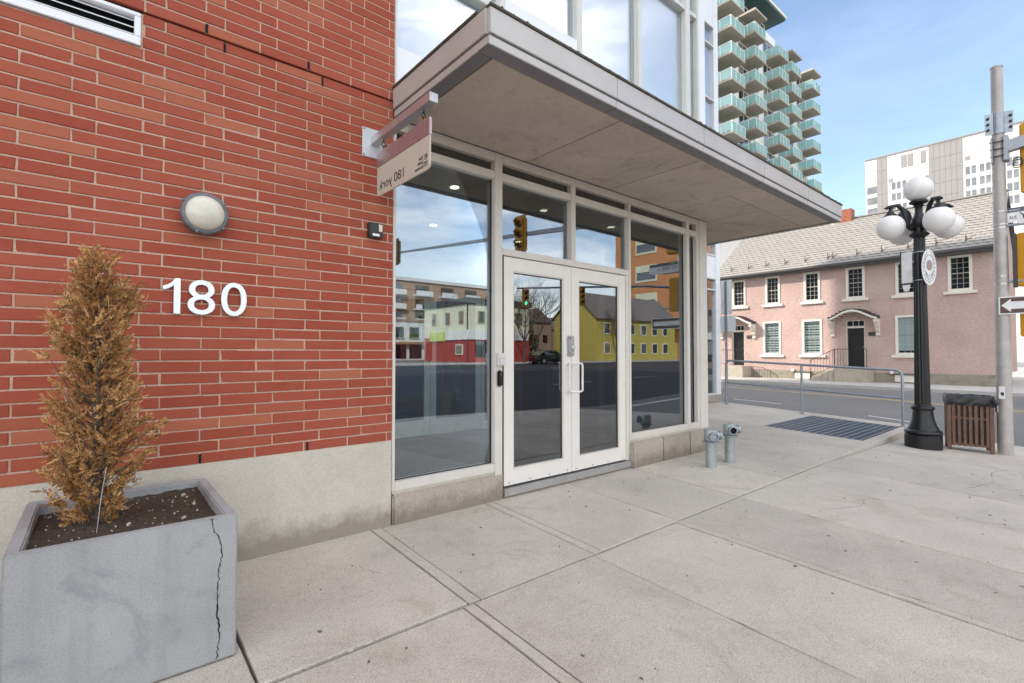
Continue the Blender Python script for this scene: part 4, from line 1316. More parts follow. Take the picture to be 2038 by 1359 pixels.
# pavement grating
gx0, gx1, gy0, gy1 = 9.34, 11.65, -1.09, 0.41
G = thing('pavement_grating', ((gx0 + gx1) / 2, (gy0 + gy1) / 2, gz(10, -0.3)), 'steel grating set in the raised pavement before the railing', 'grating')
def gzu(y): return -0.09 + 0.045 * y
pit_ = MB()
pit_.add([(gx0, gy0, gzu(gy0) - 0.28), (gx1, gy0, gzu(gy0) - 0.28), (gx1, gy1, gzu(gy1) - 0.28), (gx0, gy1, gzu(gy1) - 0.28)], [(0, 1, 2, 3)])
pit_.build('pit', 'hole_dark', G)
def gbar(y, w, h, dz):
    z = gzu(y) + dz
    return MB().obox(((gx0 + gx1) / 2, y, z - h / 2), ((gx1 - gx0) / 2 - 0.012, 0, 0), (0, w / 2, 0), (0, 0, h / 2))
nb = 14
for k in range(nb):
    y = gy0 + 0.03 + (gy1 - gy0 - 0.06) * k / (nb - 1)
    gbar(y, 0.012, 0.05, -0.001).build('bearing_bar', 'grating_light', G)
fine = MB()
y = gy0 + 0.02
while y < gy1 - 0.02:
    mm = gbar(y, 0.0085, 0.04, -0.006)
    fine.add(mm.v, mm.f)
    y += 0.0195
x = gx0 + 0.05
while x < gx1:
    fine.obox((x, (gy0 + gy1) / 2, gzu((gy0 + gy1) / 2) - 0.012), (0.004, 0, 0), (0, (gy1 - gy0) / 2 - 0.01, (gy1 - gy0) / 2 * 0.045), (0, 0, 0.005))
    x += 0.1
tag(fine.build('cross_bars', 'grating', G), kind='stuff')
for (a, b, c, d) in ((gx0, gx1, gy0, gy0 + 0.02), (gx0, gx1, gy1 - 0.02, gy1)):
    MB().obox(((a + b) / 2, (c + d) / 2, gzu((c + d) / 2) - 0.02), ((b - a) / 2, 0, 0), (0, 0.009, 0), (0, 0, 0.021)).build('frame', 'grating', G)

# pipe railing along the kerb
RX = 11.72
ry0, ry1 = -1.13, 2.30
Rl = thing('pipe_railing', (RX, 0.6, gzu(0.6)), 'galvanised pipe guard rail along the pavement edge beyond the grating', 'railing')
def rp(y, h): return (RX, y, gzu(y) + h)
hh = 1.06
MB().tube([rp(ry0, -0.05), rp(ry0, 0.5), rp(ry0, hh - 0.10), rp(ry0 + 0.012, hh - 0.05), rp(ry0 + 0.04, hh - 0.015), rp(ry0 + 0.09, hh), rp(0.6, hh), rp(ry1 - 0.09, hh), rp(ry1 - 0.04, hh - 0.015), rp(ry1 - 0.012, hh - 0.05), rp(ry1, hh - 0.10), rp(ry1, 0.5), rp(ry1, -0.05)], 0.0245, 12).build('rail', 'galvanised', Rl, smooth=True)
MB().tube([rp(ry0, 0.53), rp(ry1, 0.53)], 0.021, 12).build('rail', 'galvanised', Rl, smooth=True)
MB().tube([rp(0.62, -0.05), rp(0.62, hh)], 0.0235, 12).build('post', 'galvanised', Rl, smooth=True)
for yy in (ry0, 0.62, ry1):
    MB().lathe([(0.05, 0), (0.05, 0.012), (0.03, 0.02)], rp(yy, 0.0), 14).build('foot_plate', 'galvanised', Rl)

# perforated sign post seen from behind
PS = thing('sign_post', (11.88, 2.36, gzu(2.36)), 'thin perforated steel post with two blank sign backs by the white wing', 'sign')
zb_ = gzu(2.36)
pp = MB()
n_ = 44
for k in range(n_):
    za = zb_ - 0.1 + 3.12 * k / n_
    zc = zb_ - 0.1 + 3.12 * (k + 1) / n_
    # U-channel post with holes: narrow web pieces between
    pp.box(11.858, 11.862, 2.335, 2.352, za, zc).box(11.858, 11.862, 2.368, 2.385, za, zc).box(11.858, 11.862, 2.352, 2.368, za, za + 0.045)
    pp.box(11.8625, 11.885, 2.335, 2.338, za, zc).box(11.8625, 11.885, 2.382, 2.385, za, zc)
pp.build('post', 'galvanised', PS)
box('sign_back', 'sign_back', PS, 11.886, 11.889, 2.22, 2.50, 2.20, 3.05, bevel=0.001)
box('sign_back', 'sign_back', PS, 11.890, 11.893, 2.13, 2.52, 1.78, 2.17, bevel=0.001)

# five-globe street lamp
LX, LY = 10.05, -1.73
LZ = gz(LX, LY)
SL = thing('street_lamp', (LX, LY, LZ), 'black fluted cast iron street lamp with five white globes at the corner', 'street lamp')
MB().lathe([(0.238, -0.02), (0.238, 0.205), (0.222, 0.222), (0.206, 0.226)], (LX, LY, LZ), 40).build('base', 'lamp_black', SL, smooth=True)
MB().lathe([(0.225, 0.226), (0.242, 0.245), (0.236, 0.272), (0.205, 0.290), (0.200, 0.300), (0.180, 0.345), (0.158, 0.405), (0.140, 0.475), (0.131, 0.555), (0.128, 0.595)], (LX, LY, LZ), 32).build('bell', 'lamp_black', SL, smooth=True)
MB().lathe([(0.128, 0.595), (0.142, 0.605), (0.150, 0.632), (0.140, 0.655), (0.118, 0.665), (0.110, 0.685)], (LX, LY, LZ), 32).build('collar', 'lamp_black', SL, smooth=True)
# fluted shaft
m = MB()
nf = 64
zs_ = [0.68 + (3.36 - 0.68) * k / 14 for k in range(15)]
for z in zs_:
    t_ = (z - 0.68) / 2.68
    r0 = 0.102 - 0.028 * t_
    for k in range(nf):
        a = 2 * math.pi * k / nf
        r = r0 * (1 - 0.085 * (0.5 + 0.5 * math.cos(16 * a)))
        m.v.append((LX + r * math.cos(a), LY + r * math.sin(a), LZ + z))
for i in range(len(zs_) - 1):
    for k in range(nf):
        m.f.append((i * nf + k, i * nf + (k + 1) % nf, (i + 1) * nf + (k + 1) % nf, (i + 1) * nf + k))
m.build('shaft', 'lamp_black', SL, smooth=True)
MB().lathe([(0.075, 3.34), (0.122, 3.37), (0.132, 3.395), (0.098, 3.43), (0.082, 3.47), (0.078, 3.50), (0.098, 3.53), (0.108, 3.58), (0.098, 3.64), (0.07, 3.68), (0.052, 3.74), (0.05, 3.82), (0.07, 3.85), (0.055, 3.88)], (LX, LY, LZ), 28).build('hub', 'lamp_black', SL, smooth=True)
MB().lathe([(0.05, 3.86), (0.085, 3.885), (0.125, 3.905), (0.125, 3.922), (0.10, 3.94)], (LX, LY, LZ), 24).build('globe_holder', 'lamp_black', SL, smooth=True)
GR = 0.197
def ball(c, r, name, parent):
    prof = [(r * math.sin(math.pi * k / 20), -r * math.cos(math.pi * k / 20)) for k in range(1, 20)]
    return MB().lathe(prof, c, 36).build(name, 'globe', parent, smooth=True)
ball((LX, LY, LZ + 3.935 + GR * 0.97), GR, 'globe', SL)
sd = Vector((LX, LY + 3.56)).normalized()
rd_ = Vector((sd.y, -sd.x))
A_ = (rd_ * 0.55 - sd * 0.835).normalized()
B_ = (-rd_ * 0.835 - sd * 0.55).normalized()
for d in (A_, B_, -A_, -B_):
    def ap(r, z): return (LX + d.x * r, LY + d.y * r, LZ + z)
    MB().tube([ap(0.05, 3.52), ap(0.12, 3.50), ap(0.18, 3.56), ap(0.20, 3.68), ap(0.24, 3.80), ap(0.31, 3.87), ap(0.38, 3.86), ap(0.42, 3.80), ap(0.425, 3.755)], [0.05, 0.045, 0.042, 0.038, 0.034, 0.031, 0.029, 0.027, 0.024], 10).build('arm', 'lamp_black', SL, smooth=True)
    MB().tube([ap(0.38, 3.86), ap(0.44, 3.845), ap(0.49, 3.825), ap(0.515, 3.83)], [0.028, 0.03, 0.02, 0.006], 8).build('leaf_ornament', 'lamp_black', SL, smooth=True)
    MB().lathe([(0.03, 3.775), (0.05, 3.755), (0.055, 3.735), (0.082, 3.715), (0.104, 3.69), (0.100, 3.682)], ap(0.425, 0)[:2] + (LZ,), 24).build('globe_holder', 'lamp_black', SL, smooth=True)
    ball(ap(0.425, 3.695 - GR * 0.9), GR, 'globe', SL)
# oval crest sign and blank sign strapped to the lamp
def facing(c):  # unit vectors for a plate that faces the photographer's side street
    pass
cz = LZ + 2.85
cxs = Vector((LX + 0.0, LY - 0.06))
fdir = Vector((-0.93, 0.0)).normalized()
OS = thing('crest_sign', (cxs.x, cxs.y, cz), 'white oval sign with a round crest strapped to the street lamp', 'sign')
tdir = Vector((0.90, -0.436))
nrm = Vector((-0.436, -0.90))
def ell(rx, rzv, off, n=36, c=None):
    cc = Vector((cxs.x, cxs.y, cz)) if c is None else c
    return [cc + Vector((tdir.x, tdir.y, 0)) * rx * math.cos(2 * math.pi * k / n) + Vector((0, 0, rzv * math.sin(2 * math.pi * k / n))) + Vector((nrm.x, nrm.y, 0)) * off for k in range(n)]
n3 = Vector((nrm.x, nrm.y, 0))
MB().prism(ell(0.150, 0.285, 0.06), (0, 0, 0), n3 * 0.008).build('plate', 'sign_white', OS)
def ring(rx, rz_, w, mat, off):
    a = ell(rx, rz_, off); b = ell(rx - w, rz_ - w, off)
    a2 = [p + n3 * 0.002 for p in a]; b2 = [p + n3 * 0.002 for p in b]
    n = len(a)
    m = MB().add(a + b + a2 + b2, [(2 * n + i, 2 * n + (i + 1) % n, 3 * n + (i + 1) % n, 3 * n + i) for i in range(n)] + [(i, (i + 1) % n, 2 * n + (i + 1) % n, 2 * n + i) for i in range(n)] + [(n + i, n + (i + 1) % n, 3 * n + (i + 1) % n, 3 * n + i) for i in range(n)])
    return m.build('ring', mat, OS)
ring(0.140, 0.272, 0.005, 'sign_back', 0.0685)
ring(0.098, 0.196, 0.005, 'letter_dark', 0.0685)
MB().prism(ell(0.062, 0.085, 0.0685, 20, Vector((cxs.x, cxs.y, cz + 0.03))), (0, 0, 0), n3 * 0.002).build('emblem', 'sign_rose', OS)
for k in range(3):
    pts = []
    for j in range(9):
        a = R(205 + 130 * j / 8)
        pts.append(Vector((cxs.x, cxs.y, cz - 0.01 - 0.02 * k)) + Vector((tdir.x, tdir.y, 0)) * 0.075 * math.cos(a) + Vector((0, 0, 0.12 * math.sin(a))) + n3 * 0.0695)
    MB().tube(pts, 0.0025, 5).build('emblem', 'plastic_grey', OS)
for k in range(22):
    if k in (5, 6): continue
    a = 2 * math.pi * k / 22
    p = Vector((cxs.x, cxs.y, cz)) + Vector((tdir.x, tdir.y, 0)) * 0.119 * math.cos(a) + Vector((0, 0, 0.234 * math.sin(a))) + n3 * 0.0695
    MB().obox(p, Vector((tdir.x, tdir.y, 0)) * 0.007, n3 * 0.001, Vector((0, 0, 0.014 + 0.004 * (k % 3)))).build('border_mark', 'plastic_grey', OS)
BS = thing('lamp_sign', (LX, LY, cz), 'sign seen edge on with rounded foot on the left of the street lamp', 'sign')
q = Vector((LX - 0.02, LY + 0.115, 0))
t2 = Vector((0.25, 0.968, 0)).normalized(); n2 = Vector((-0.968, 0.25, 0)).normalized()
MB().obox(q + Vector((0, 0, cz + 0.03)) + t2 * 0.05, t2 * 0.075, n2 * 0.008, Vector((0, 0, 0.25))).build('plate', 'sign_white', BS, bevel=0.004)
MB().obox(q + Vector((0, 0, cz + 0.02)) + t2 * 0.135, t2 * 0.008, n2 * 0.010, Vector((0, 0, 0.28))).build('edge', 'signal_back', BS)
MB().obox(q + Vector((0, 0, cz - 0.235)) + t2 * 0.06, t2 * 0.07, n2 * 0.009, Vector((0, 0, 0.012))).build('strap', 'signal_back', BS)
pl = [q + Vector((0, 0, cz - 0.25)) + t2 * (0.06 + 0.055 * math.cos(R(180 + 180 * k / 10))) + Vector((0, 0, 0.11 * math.sin(R(180 + 180 * k / 10)))) for k in range(11)]
MB().prism(pl, n2 * -0.006, n2 * 0.006).build('foot', 'sign_white', BS)
for dz in (0.25, -0.2):
    MB().lathe([(0.086, 0), (0.086, 0.014)], (LX, LY, cz + dz), 24).build('strap', 'galvanised', BS)

# slatted litter bin
bA = Vector((10.29, -1.985)); bB = Vector((10.42, -2.51))
bd = (bB - bA).normalized(); bn = Vector((-bd.y, bd.x))
if bn.x < 0: bn = -bn
bw = (bB - bA).length; bdp = 0.37
LB = thing('litter_bin', ((bA.x + bB.x) / 2 + 0.18, (bA.y + bB.y) / 2, gz(10.4, -2.25)), 'brown slatted litter bin with black bag rim beside the steel pole', 'litter bin')
bz0 = gz(10.4, -2.25)
def bp(u, w, z): return Vector((bA.x + bd.x * u + bn.x * w, bA.y + bd.y * u + bn.y * w, bz0 + z))
tilt = -0.03
def bbox_(name, mat, u0, u1, w0, w1, z0, z1, parent=LB):
    c = bp((u0 + u1) / 2, (w0 + w1) / 2, (z0 + z1) / 2)
    return MB().obox(c, Vector((bd.x, bd.y, tilt)) * (u1 - u0) / 2, Vector((bn.x, bn.y, 0)) * (w1 - w0) / 2, Vector((0, 0, (z1 - z0) / 2))).build(name, mat, parent, bevel=0.003, segs=1)
for u in (0.0, bw - 0.05):
    for w in (0.0, bdp - 0.05):
        bbox_('corner_post', 'bin_slat', u, u + 0.05, w, w + 0.05, 0.0, 0.86)
for w in (0.006, bdp - 0.03):
    for z0_, z1_ in ((0.09, 0.13), (0.50, 0.535), (0.80, 0.84)):
        bbox_('rail', 'bin_slat', 0.05, bw - 0.05, w + 0.010, w + 0.024, z0_, z1_)
for u in (0.006, bw - 0.03):
    for z0_, z1_ in ((0.09, 0.13), (0.50, 0.535), (0.80, 0.84)):
        bbox_('rail', 'bin_slat', u + 0.010, u + 0.024, 0.05, bdp - 0.05, z0_, z1_)
ns = 7
for k in range(ns):
    u = 0.058 + (bw - 0.116 - 0.035) * k / (ns - 1)
    bbox_('slat', 'bin_slat', u, u + 0.037, 0.002, 0.014, 0.085, 0.81)
    bbox_('slat', 'bin_slat', u, u + 0.037, bdp - 0.014, bdp - 0.002, 0.085, 0.81)
for k in range(4):
    w = 0.062 + (bdp - 0.124 - 0.035) * k / 3
    bbox_('slat', 'bin_slat', 0.002, 0.014, w, w + 0.037, 0.085, 0.81)
    bbox_('slat', 'bin_slat', bw - 0.014, bw - 0.002, w, w + 0.037, 0.085, 0.81)
bbox_('liner', 'bag_black', 0.055, bw - 0.055, 0.055, bdp - 0.055, 0.12, 0.80)
# gathered bag folded over the rim
m = MB()
ring_pts = []
per = [(0, 0, bw, 0), (bw, 0, bw, bdp), (bw, bdp, 0, bdp), (0, bdp, 0, 0)]
rs = random.Random(21)
rows = [(0.010, 0.715), (0.014, 0.76), (0.012, 0.82), (0.006, 0.868), (-0.03, 0.872), (-0.06, 0.80)]
cols = []
for (u0, w0, u1, w1) in per:
    for k in range(10):
        t_ = k / 10
        cols.append((u0 + (u1 - u0) * t_, w0 + (w1 - w0) * t_))
nc = len(cols)
for (off, z) in rows:
    for (u, w) in cols:
        du = u - bw / 2; dw = w - bdp / 2
        su = (bw / 2 + off) / (bw / 2); sw = (bdp / 2 + off) / (bdp / 2)
        jig = rs.uniform(-0.012, 0.012)
        m.v.append(tuple(bp(bw / 2 + du * su + rs.uniform(-0.004, 0.004), bdp / 2 + dw * sw + rs.uniform(-0.004, 0.004), z + jig + tilt * (u - bw / 2))))
for i in range(len(rows) - 1):
    for k in range(nc):
        m.f.append((i * nc + k, i * nc + (k + 1) % nc, (i + 1) * nc + (k + 1) % nc, (i + 1) * nc + k))
m.build('bag_rim', 'bag_black', LB, smooth=False)
MB().lathe([(0.02, 0), (0.05, 0.03), (0.045, 0.06), (0.02, 0.075)], bp(bw - 0.02, -0.01, 0.77), 9, (-0.4, -0.8, 0.2)).build('bag_knot', 'bag_black', LB)

# traffic pole with mast arm
PX, PY = 10.68, -2.60
PZ = gz(PX, PY)
TP = thing('traffic_pole', (PX, PY, PZ), 'tall grey steel traffic pole with bolted clamp at the right edge', 'pole')
MB().lathe([(0.092, -0.05), (0.090, 1.5), (0.082, 3.0), (0.074, 5.0), (0.072, 5.98), (0.077, 5.985), (0.077, 6.01), (0.05, 6.02)], (PX, PY, PZ), 28).build('shaft', 'pole_steel', TP, smooth=True)
MB().lathe([(0.11, -0.01), (0.11, 0.012), (0.09, 0.02)], (PX, PY, PZ), 20).build('base_ring', 'pole_steel', TP)
pt = Vector((0.30, -0.954, 0)); pn = Vector((-0.954, -0.30, 0))
m = MB()
for s_ in (-1, 1):
    m.obox(Vector((PX, PY, 4.80)) + pt * 0.112 * s_ + pn * 0.055, pt * 0.048, pn * 0.006, Vector((0, 0, 0.165)))
m.build('clamp_plate', 'galvanised', TP)
m = MB()
for k in range(9):
    a = R(-62 + 124 * k / 8)
    c = Vector((PX, PY, 4.80)) + (pn * math.cos(a) + pt * math.sin(a)) * 0.083
    m.obox(c, (pt * math.cos(a) - pn * math.sin(a)) * 0.012, (pn * math.cos(a) + pt * math.sin(a)) * 0.006, Vector((0, 0, 0.162)))
m.build('clamp_band', 'galvanised', TP)
for s_ in (-1, 1):
    for dz in (-0.09, 0.0, 0.09):
        MB().lathe([(0.020, 0.0), (0.020, 0.022), (0.010, 0.028)], Vector((PX, PY, 4.80 + dz)) + pt * 0.128 * s_ + pn * 0.061, 6, pn).build('bolt', 'iron', TP)
box('arm_saddle', 'galvanised', TP, PX - 0.095, PX + 0.095, PY - 0.115, PY - 0.06, 4.20, 4.58, bevel=0.006)
m = MB()
for dz in (4.28, 4.39, 4.50):
    m.tube([(PX - 0.10, PY - 0.07, dz), (PX - 0.10, PY + 0.09, dz)], 0.008, 6)
m.build('threaded_rod', 'iron', TP)
box('rod_bracket', 'galvanised', TP, PX - 0.11, PX - 0.03, PY + 0.055, PY + 0.075, 4.18, 4.58, bevel=0.005)
m = MB()
a0, a1 = Vector((PX, PY - 0.11, 4.42)), Vector((PX, -17.6, 5.95))
for k in range(1):
    P4 = []
    for (p, h) in ((a0, 0.085), (Vector((PX, -6.0, 4.92)), 0.07), (Vector((PX, -9.0, 5.20)), 0.06), (a1, 0.04)):
        P4 += [(p.x - h * 0.7, p.y, p.z - h), (p.x + h * 0.7, p.y, p.z - h), (p.x + h * 0.7, p.y, p.z + h), (p.x - h * 0.7, p.y, p.z + h)]
    F4 = [(0, 1, 2, 3), (15, 14, 13, 12)]
    for i in range(3):
        F4 += [(i * 4 + k2, i * 4 + (k2 + 1) % 4, i * 4 + 4 + (k2 + 1) % 4, i * 4 + 4 + k2) for k2 in range(4)]
    m.add(P4, F4)
m.build('mast_arm', 'galvanised', TP)
MB().tube([Vector((PX - 0.03, PY - 0.14, 4.24)) + Vector((0, 0.055 * math.cos(a * 0.6) - 0.07, 0.055 * math.sin(a * 0.6) - 0.07 - 0.003 * a)) for a in range(24)], 0.008, 6).build('cable_loop', 'iron', TP, smooth=True)
for z in (3.42, 3.22, 3.17, 2.42, 2.30):
    MB().lathe([(0.086, 0), (0.086, 0.014)], (PX, PY, z), 24).build('strap', 'brushed', TP)
for z in (3.20, 2.34):
    MB().tube([(PX - 0.02, PY - 0.08, z), (PX - 0.02, PY - 0.62, z)], 0.022, 10).build('side_arm', 'galvanised', TP, smooth=True)
box('sticker', 'sign_white', TP, PX - 0.098, PX - 0.092, PY - 0.02, PY + 0.05, 0.55, 0.74)
box('sticker_print', 'letter_dark', TP, PX - 0.0995, PX - 0.0985, PY - 0.005, PY + 0.03, 0.60, 0.65)
MB().obox((PX - 0.045, PY + 0.083, 0.42), (0.025, 0.014, 0), (-0.004, 0.007, 0), (0, 0, 0.08)).build('hand_hole_cover', 'standpipe', TP)

def signal(name, c, ax, label, back=True, n=3, s=1.0, lit=None, group='amber traffic signals'):
    # ax: unit vector the lamps face
    c = Vector(c); ax = Vector(ax).normalized(); sx = Vector((-ax.y, ax.x, 0)).normalized()
    T = thing(name, (c.x, c.y, c.z - 0.55 * s), label, 'traffic signal', group)
    MB().obox(c, sx * 0.165 * s, ax * 0.10 * s, Vector((0, 0, 0.53 * s))).build('housing', 'signal_amber', T, bevel=0.015)
    if back:
        MB().obox(c + ax * 0.06 * s, sx * 0.27 * s, ax * 0.006 * s, Vector((0, 0, 0.62 * s))).build('backboard', 'signal_amber' if back == 2 else 'signal_back', T)
    for k in range(n):
        z = (0.345 - 0.345 * k) * s
        p = c + Vector((0, 0, z)) + ax * 0.10 * s
        MB().lathe([(0.125 * s, 0), (0.125 * s, 0.004)], p, 20, ax).build('lamp', 'signal_green' if lit == k else 'signal_back', T)
        m = MB()
        vs_ = []
        for j in range(13):
            a = R(-20 + 220 * j / 12)
            q = sx * 0.135 * s * math.cos(a) + Vector((0, 0, 0.135 * s * math.sin(a)))
            vs_ += [p + q, p + q + ax * (0.20 * s if 2 < j < 10 else 0.12 * s)]
        m.add(vs_, [(2 * j, 2 * j + 1, 2 * j + 3, 2 * j + 2) for j in range(12)])
        m.build('visor', 'signal_amber', T)
    return T
signal('traffic_signal', (PX + 0.14, -3.00, 4.22), (1, -0.15, 0), 'amber traffic signal on the mast arm cropped by the right edge, topmost', False)
SGL = signal('traffic_signal', (PX + 0.02, -2.905, 2.66), (0.9, -0.25, 0), 'amber traffic signal between two side arms at the right edge', False, 3, 0.76)
box('mounting_rail', 'signal_back', SGL, PX - 0.05, PX + 0.08, -2.775, -2.728, 2.25, 3.06)
signal('pedestrian_signal', (PX + 0.05, -2.86, 1.72), (0.9, -0.3, 0), 'amber pedestrian signal below the brown arrow sign', False, 1, 0.42, group=None)
signal('traffic_signal', (PX, -8.5, 5.15), (-1, 0, 0), 'amber traffic signal far out on the mast arm, seen mirrored in the transom glass', 2)
signal('traffic_signal', (PX, -17.3, 5.95), (-1, 0, 0), 'traffic signal at the tip of the mast arm, mirrored at the left window edge', True)

# street name sign and arrow sign
NS = thing('street_name_sign', (PX, PY - 0.5, 3.3), 'white street name sign with dark top band fixed beside the traffic pole', 'sign')
nx_ = PX - 0.045
ya, yb = PY - 0.085, PY - 0.98
poly = [(nx_, ya, 3.235), (nx_, ya - 0.10, 3.235), (nx_, ya - 0.13, 3.20), (nx_, yb + 0.1, 3.20), (nx_, yb + 0.07, 3.235), (nx_, yb, 3.235), (nx_, yb, 3.385), (nx_, ya, 3.385)]
MB().prism(poly, (0, 0, 0), (0.012, 0, 0)).build('plate', 'sign_white', NS)
box('band', 'sign_navy', NS, nx_ - 0.001, nx_ + 0.013, yb, ya, 3.386, 3.455)
# seen from the west side: text runs towards -Y
text('lettering', 'MARKET', 'sign_white', NS, (nx_ - 0.001, ya - 0.02, 3.405), (0, -0.12, 0), (0, 0, 0.022), (-0.002, 0, 0))
text('lettering', 'RUE', 'letter_dark', NS, (nx_, ya - 0.025, 3.285), (0, -0.075, 0), (0, 0, 0.045), (-0.002, 0, 0))
text('lettering', 'YORK', 'letter_dark', NS, (nx_, ya - 0.125, 3.275), (0, -0.42, 0), (0, 0, 0.095), (-0.002, 0, 0))
text('lettering', 'ST', 'letter_dark', NS, (nx_, ya - 0.60, 3.275), (0, -0.07, 0), (0, 0, 0.045), (-0.002, 0, 0))
MB().lathe([(0.055, 0), (0.055, 0.003)], (nx_ - 0.001, ya - 0.24, 3.43), 20, (-1, 0, 0)).build('roundel', 'poster_green', NS)
AS = thing('arrow_sign', (PX - 0.11, PY - 0.4, 1.98), 'brown sign with a large white arrow pointing left on the steel pole', 'sign')
ax_ = PX - 0.108
ay0, ay1, az0, az1 = PY + 0.030, PY - 0.88, 1.835, 2.105
box('plate', 'sign_white', AS, ax_ - 0.003, ax_, ay1, ay0, az0, az1, bevel=0.001)
box('panel', 'sign_brown', AS, ax_ - 0.005, ax_ - 0.0031, ay1 + 0.018, ay0 - 0.018, az0 + 0.018, az1 - 0.018)
zc = (az0 + az1) / 2
pl = [(ax_ - 0.0052, ay0 - 0.03, zc), (ax_ - 0.0052, ay0 - 0.135, zc + 0.100), (ax_ - 0.0052, ay0 - 0.135, zc + 0.056), (ax_ - 0.0052, ay1 + 0.05, zc + 0.056), (ax_ - 0.0052, ay1 + 0.05, zc - 0.056), (ax_ - 0.0052, ay0 - 0.135, zc - 0.056), (ax_ - 0.0052, ay0 - 0.135, zc - 0.100)]
MB().prism(pl, (0, 0, 0), (-0.0015, 0, 0)).build('arrow', 'sign_white', AS)

# wet-floor board inside the entrance
YB = thing('floor_sign', (4.8, 2.22, 0.0), 'yellow folding floor sign standing behind the left door glass', 'floor sign')
MB().obox((4.878, 2.22, 0.285), (0.0, 0.14, 0.0), (0.006, 0, 0.001), (0.075, 0, -0.28)).build('panel', 'yellow_plastic', YB)
MB().obox((4.722, 2.22, 0.285), (0.0, 0.14, 0.0), (0.006, 0, 0.001), (-0.075, 0, -0.28)).build('panel', 'yellow_plastic', YB)

# ------------------------------------------------------------------ pink house across the street
HX = 28.0
H = thing('pink_house', (30.5, 5.0, 0.0), 'two storey pink roughcast house with grey tiled roof and arched door hoods', 'house')
hy0, hy1 = -0.85, 10.9
opens = []   # y0,y1,z0,z1
up = [(9.25, 10.02), (7.42, 8.18), (5.50, 6.26), (3.60, 4.38), (1.65, 2.42), (-0.18, 0.60)]
UPZ = (3.90, 5.42)
lo = [(7.40, 8.33), (5.44, 6.37), (1.58, 2.46)]
LOZ = (1.18, 2.98)
dr = [(9.36, 10.08), (3.64, 4.42)]
DRZ = (0.58, 2.86)
for a, b in up: opens.append((a, b) + UPZ)
for a, b in lo: opens.append((a, b) + LOZ)
for a, b in dr: opens.append((a, b) + DRZ)
# front wall as a grid of cells with real openings
ysb = sorted({hy0, hy1} | {v for o in opens for v in o[:2]})
zsb = sorted({0.36, 5.62} | {v for o in opens for v in o[2:]})
m = MB()
for i in range(len(ysb) - 1):
    run = None
    for j in range(len(zsb) - 1):
        yc = (ysb[i] + ysb[i + 1]) / 2; zc_ = (zsb[j] + zsb[j + 1]) / 2
        hole = any(o[0] < yc < o[1] and o[2] < zc_ < o[3] for o in opens)
        if not hole and run is None: run = zsb[j]
        if (hole or j == len(zsb) - 2) and run is not None:
            ze = zsb[j] if hole else zsb[j + 1]
            m.box(HX, HX + 0.3, ysb[i], ysb[i + 1], run, ze)
            run = None
m.build('front_wall', 'pink_stucco', H)
m = MB()
m.prism([(HX + 0.301, hy0, 0.36), (HX + 7.6, hy0, 0.36), (HX + 7.6, hy0, 5.6), (HX + 3.9, hy0, 8.5), (HX + 0.301, hy0, 5.6)], (0, 0, 0), (0, 0.3, 0))
m.build('gable_wall', 'pink_stucco', H)
m = MB()
m.prism([(HX + 0.301, hy1, 0.36), (HX + 7.6, hy1, 0.36), (HX + 7.6, hy1, 5.6), (HX + 3.9, hy1, 8.5), (HX + 0.301, hy1, 5.6)], (0, 0, 0), (0, -0.3, 0))
m.build('gable_wall', 'pink_stucco', H)
box('back_wall', 'pink_stucco', H, HX + 7.3, HX + 7.6, hy0 + 0.3, hy1 - 0.3, 0.3, 5.6)
box('interior', 'hole_dark', H, HX + 1.2, HX + 1.25, hy0 + 0.3, hy1 - 0.3, 0.3, 5.6)
box('foundation', 'house_plinth', H, HX - 0.03, HX + 0.28, hy0 - 0.02, hy1 + 0.02, -0.5, 0.36)
def window(y0, y1, z0, z1, rows, cols, blind=None):
    t_ = 0.10
    fr_ = MB()
    fr_.box(HX - 0.035, HX + 0.12, y0, y0 + t_, z0, z1).box(HX - 0.035, HX + 0.12, y1 - t_, y1, z0, z1)
    fr_.box(HX - 0.034, HX + 0.12, y0 + t_, y1 - t_, z0, z0 + t_).box(HX - 0.034, HX + 0.12, y0 + t_, y1 - t_, z1 - t_, z1)
    w = fr_.build('window', 'trim_cream', H)
    box('sill', 'trim_cream', w, HX - 0.10, HX + 0.02, y0 - 0.15, y1 + 0.15, z0 - 0.13, z0 - 0.002, bevel=0.01)
    a, b, c, d = y0 + t_, y1 - t_, z0 + t_, z1 - t_
    box('pane', 'glass_house', w, HX + 0.085, HX + 0.09, a, b, c, d)
    mu = MB()
    for k in range(1, cols):
        y = a + (b - a) * k / cols
        mu.box(HX + 0.07, HX + 0.084, y - 0.009, y + 0.009, c, d)
    for k in range(1, rows):
        z = c + (d - c) * k / rows
        h_ = 0.022 if k == rows // 2 else 0.009
        mu.box(HX + 0.068, HX + 0.0845, a, b, z - h_, z + h_)
    mu.build('muntins', 'muntin', w)
    if blind:
        bl = MB()
        zz = c + (0.10 if blind == 2 else 0.0)
        while zz < d:
            bl.box(HX + 0.098, HX + 0.102, a, b, zz, zz + (0.085 if blind == 1 else 0.07))
            zz += 0.135 if blind == 1 else 0.075
        bl.build('blind', 'blind', w)
    return w
for i, (a, b) in enumerate(up): window(a, b, UPZ[0], UPZ[1], 6, 3)
window(lo[0][0], lo[0][1], *LOZ, 6, 3, 1)
window(lo[1][0], lo[1][1], *LOZ, 6, 3, 1)
window(lo[2][0], lo[2][1], *LOZ, 6, 3, 2)
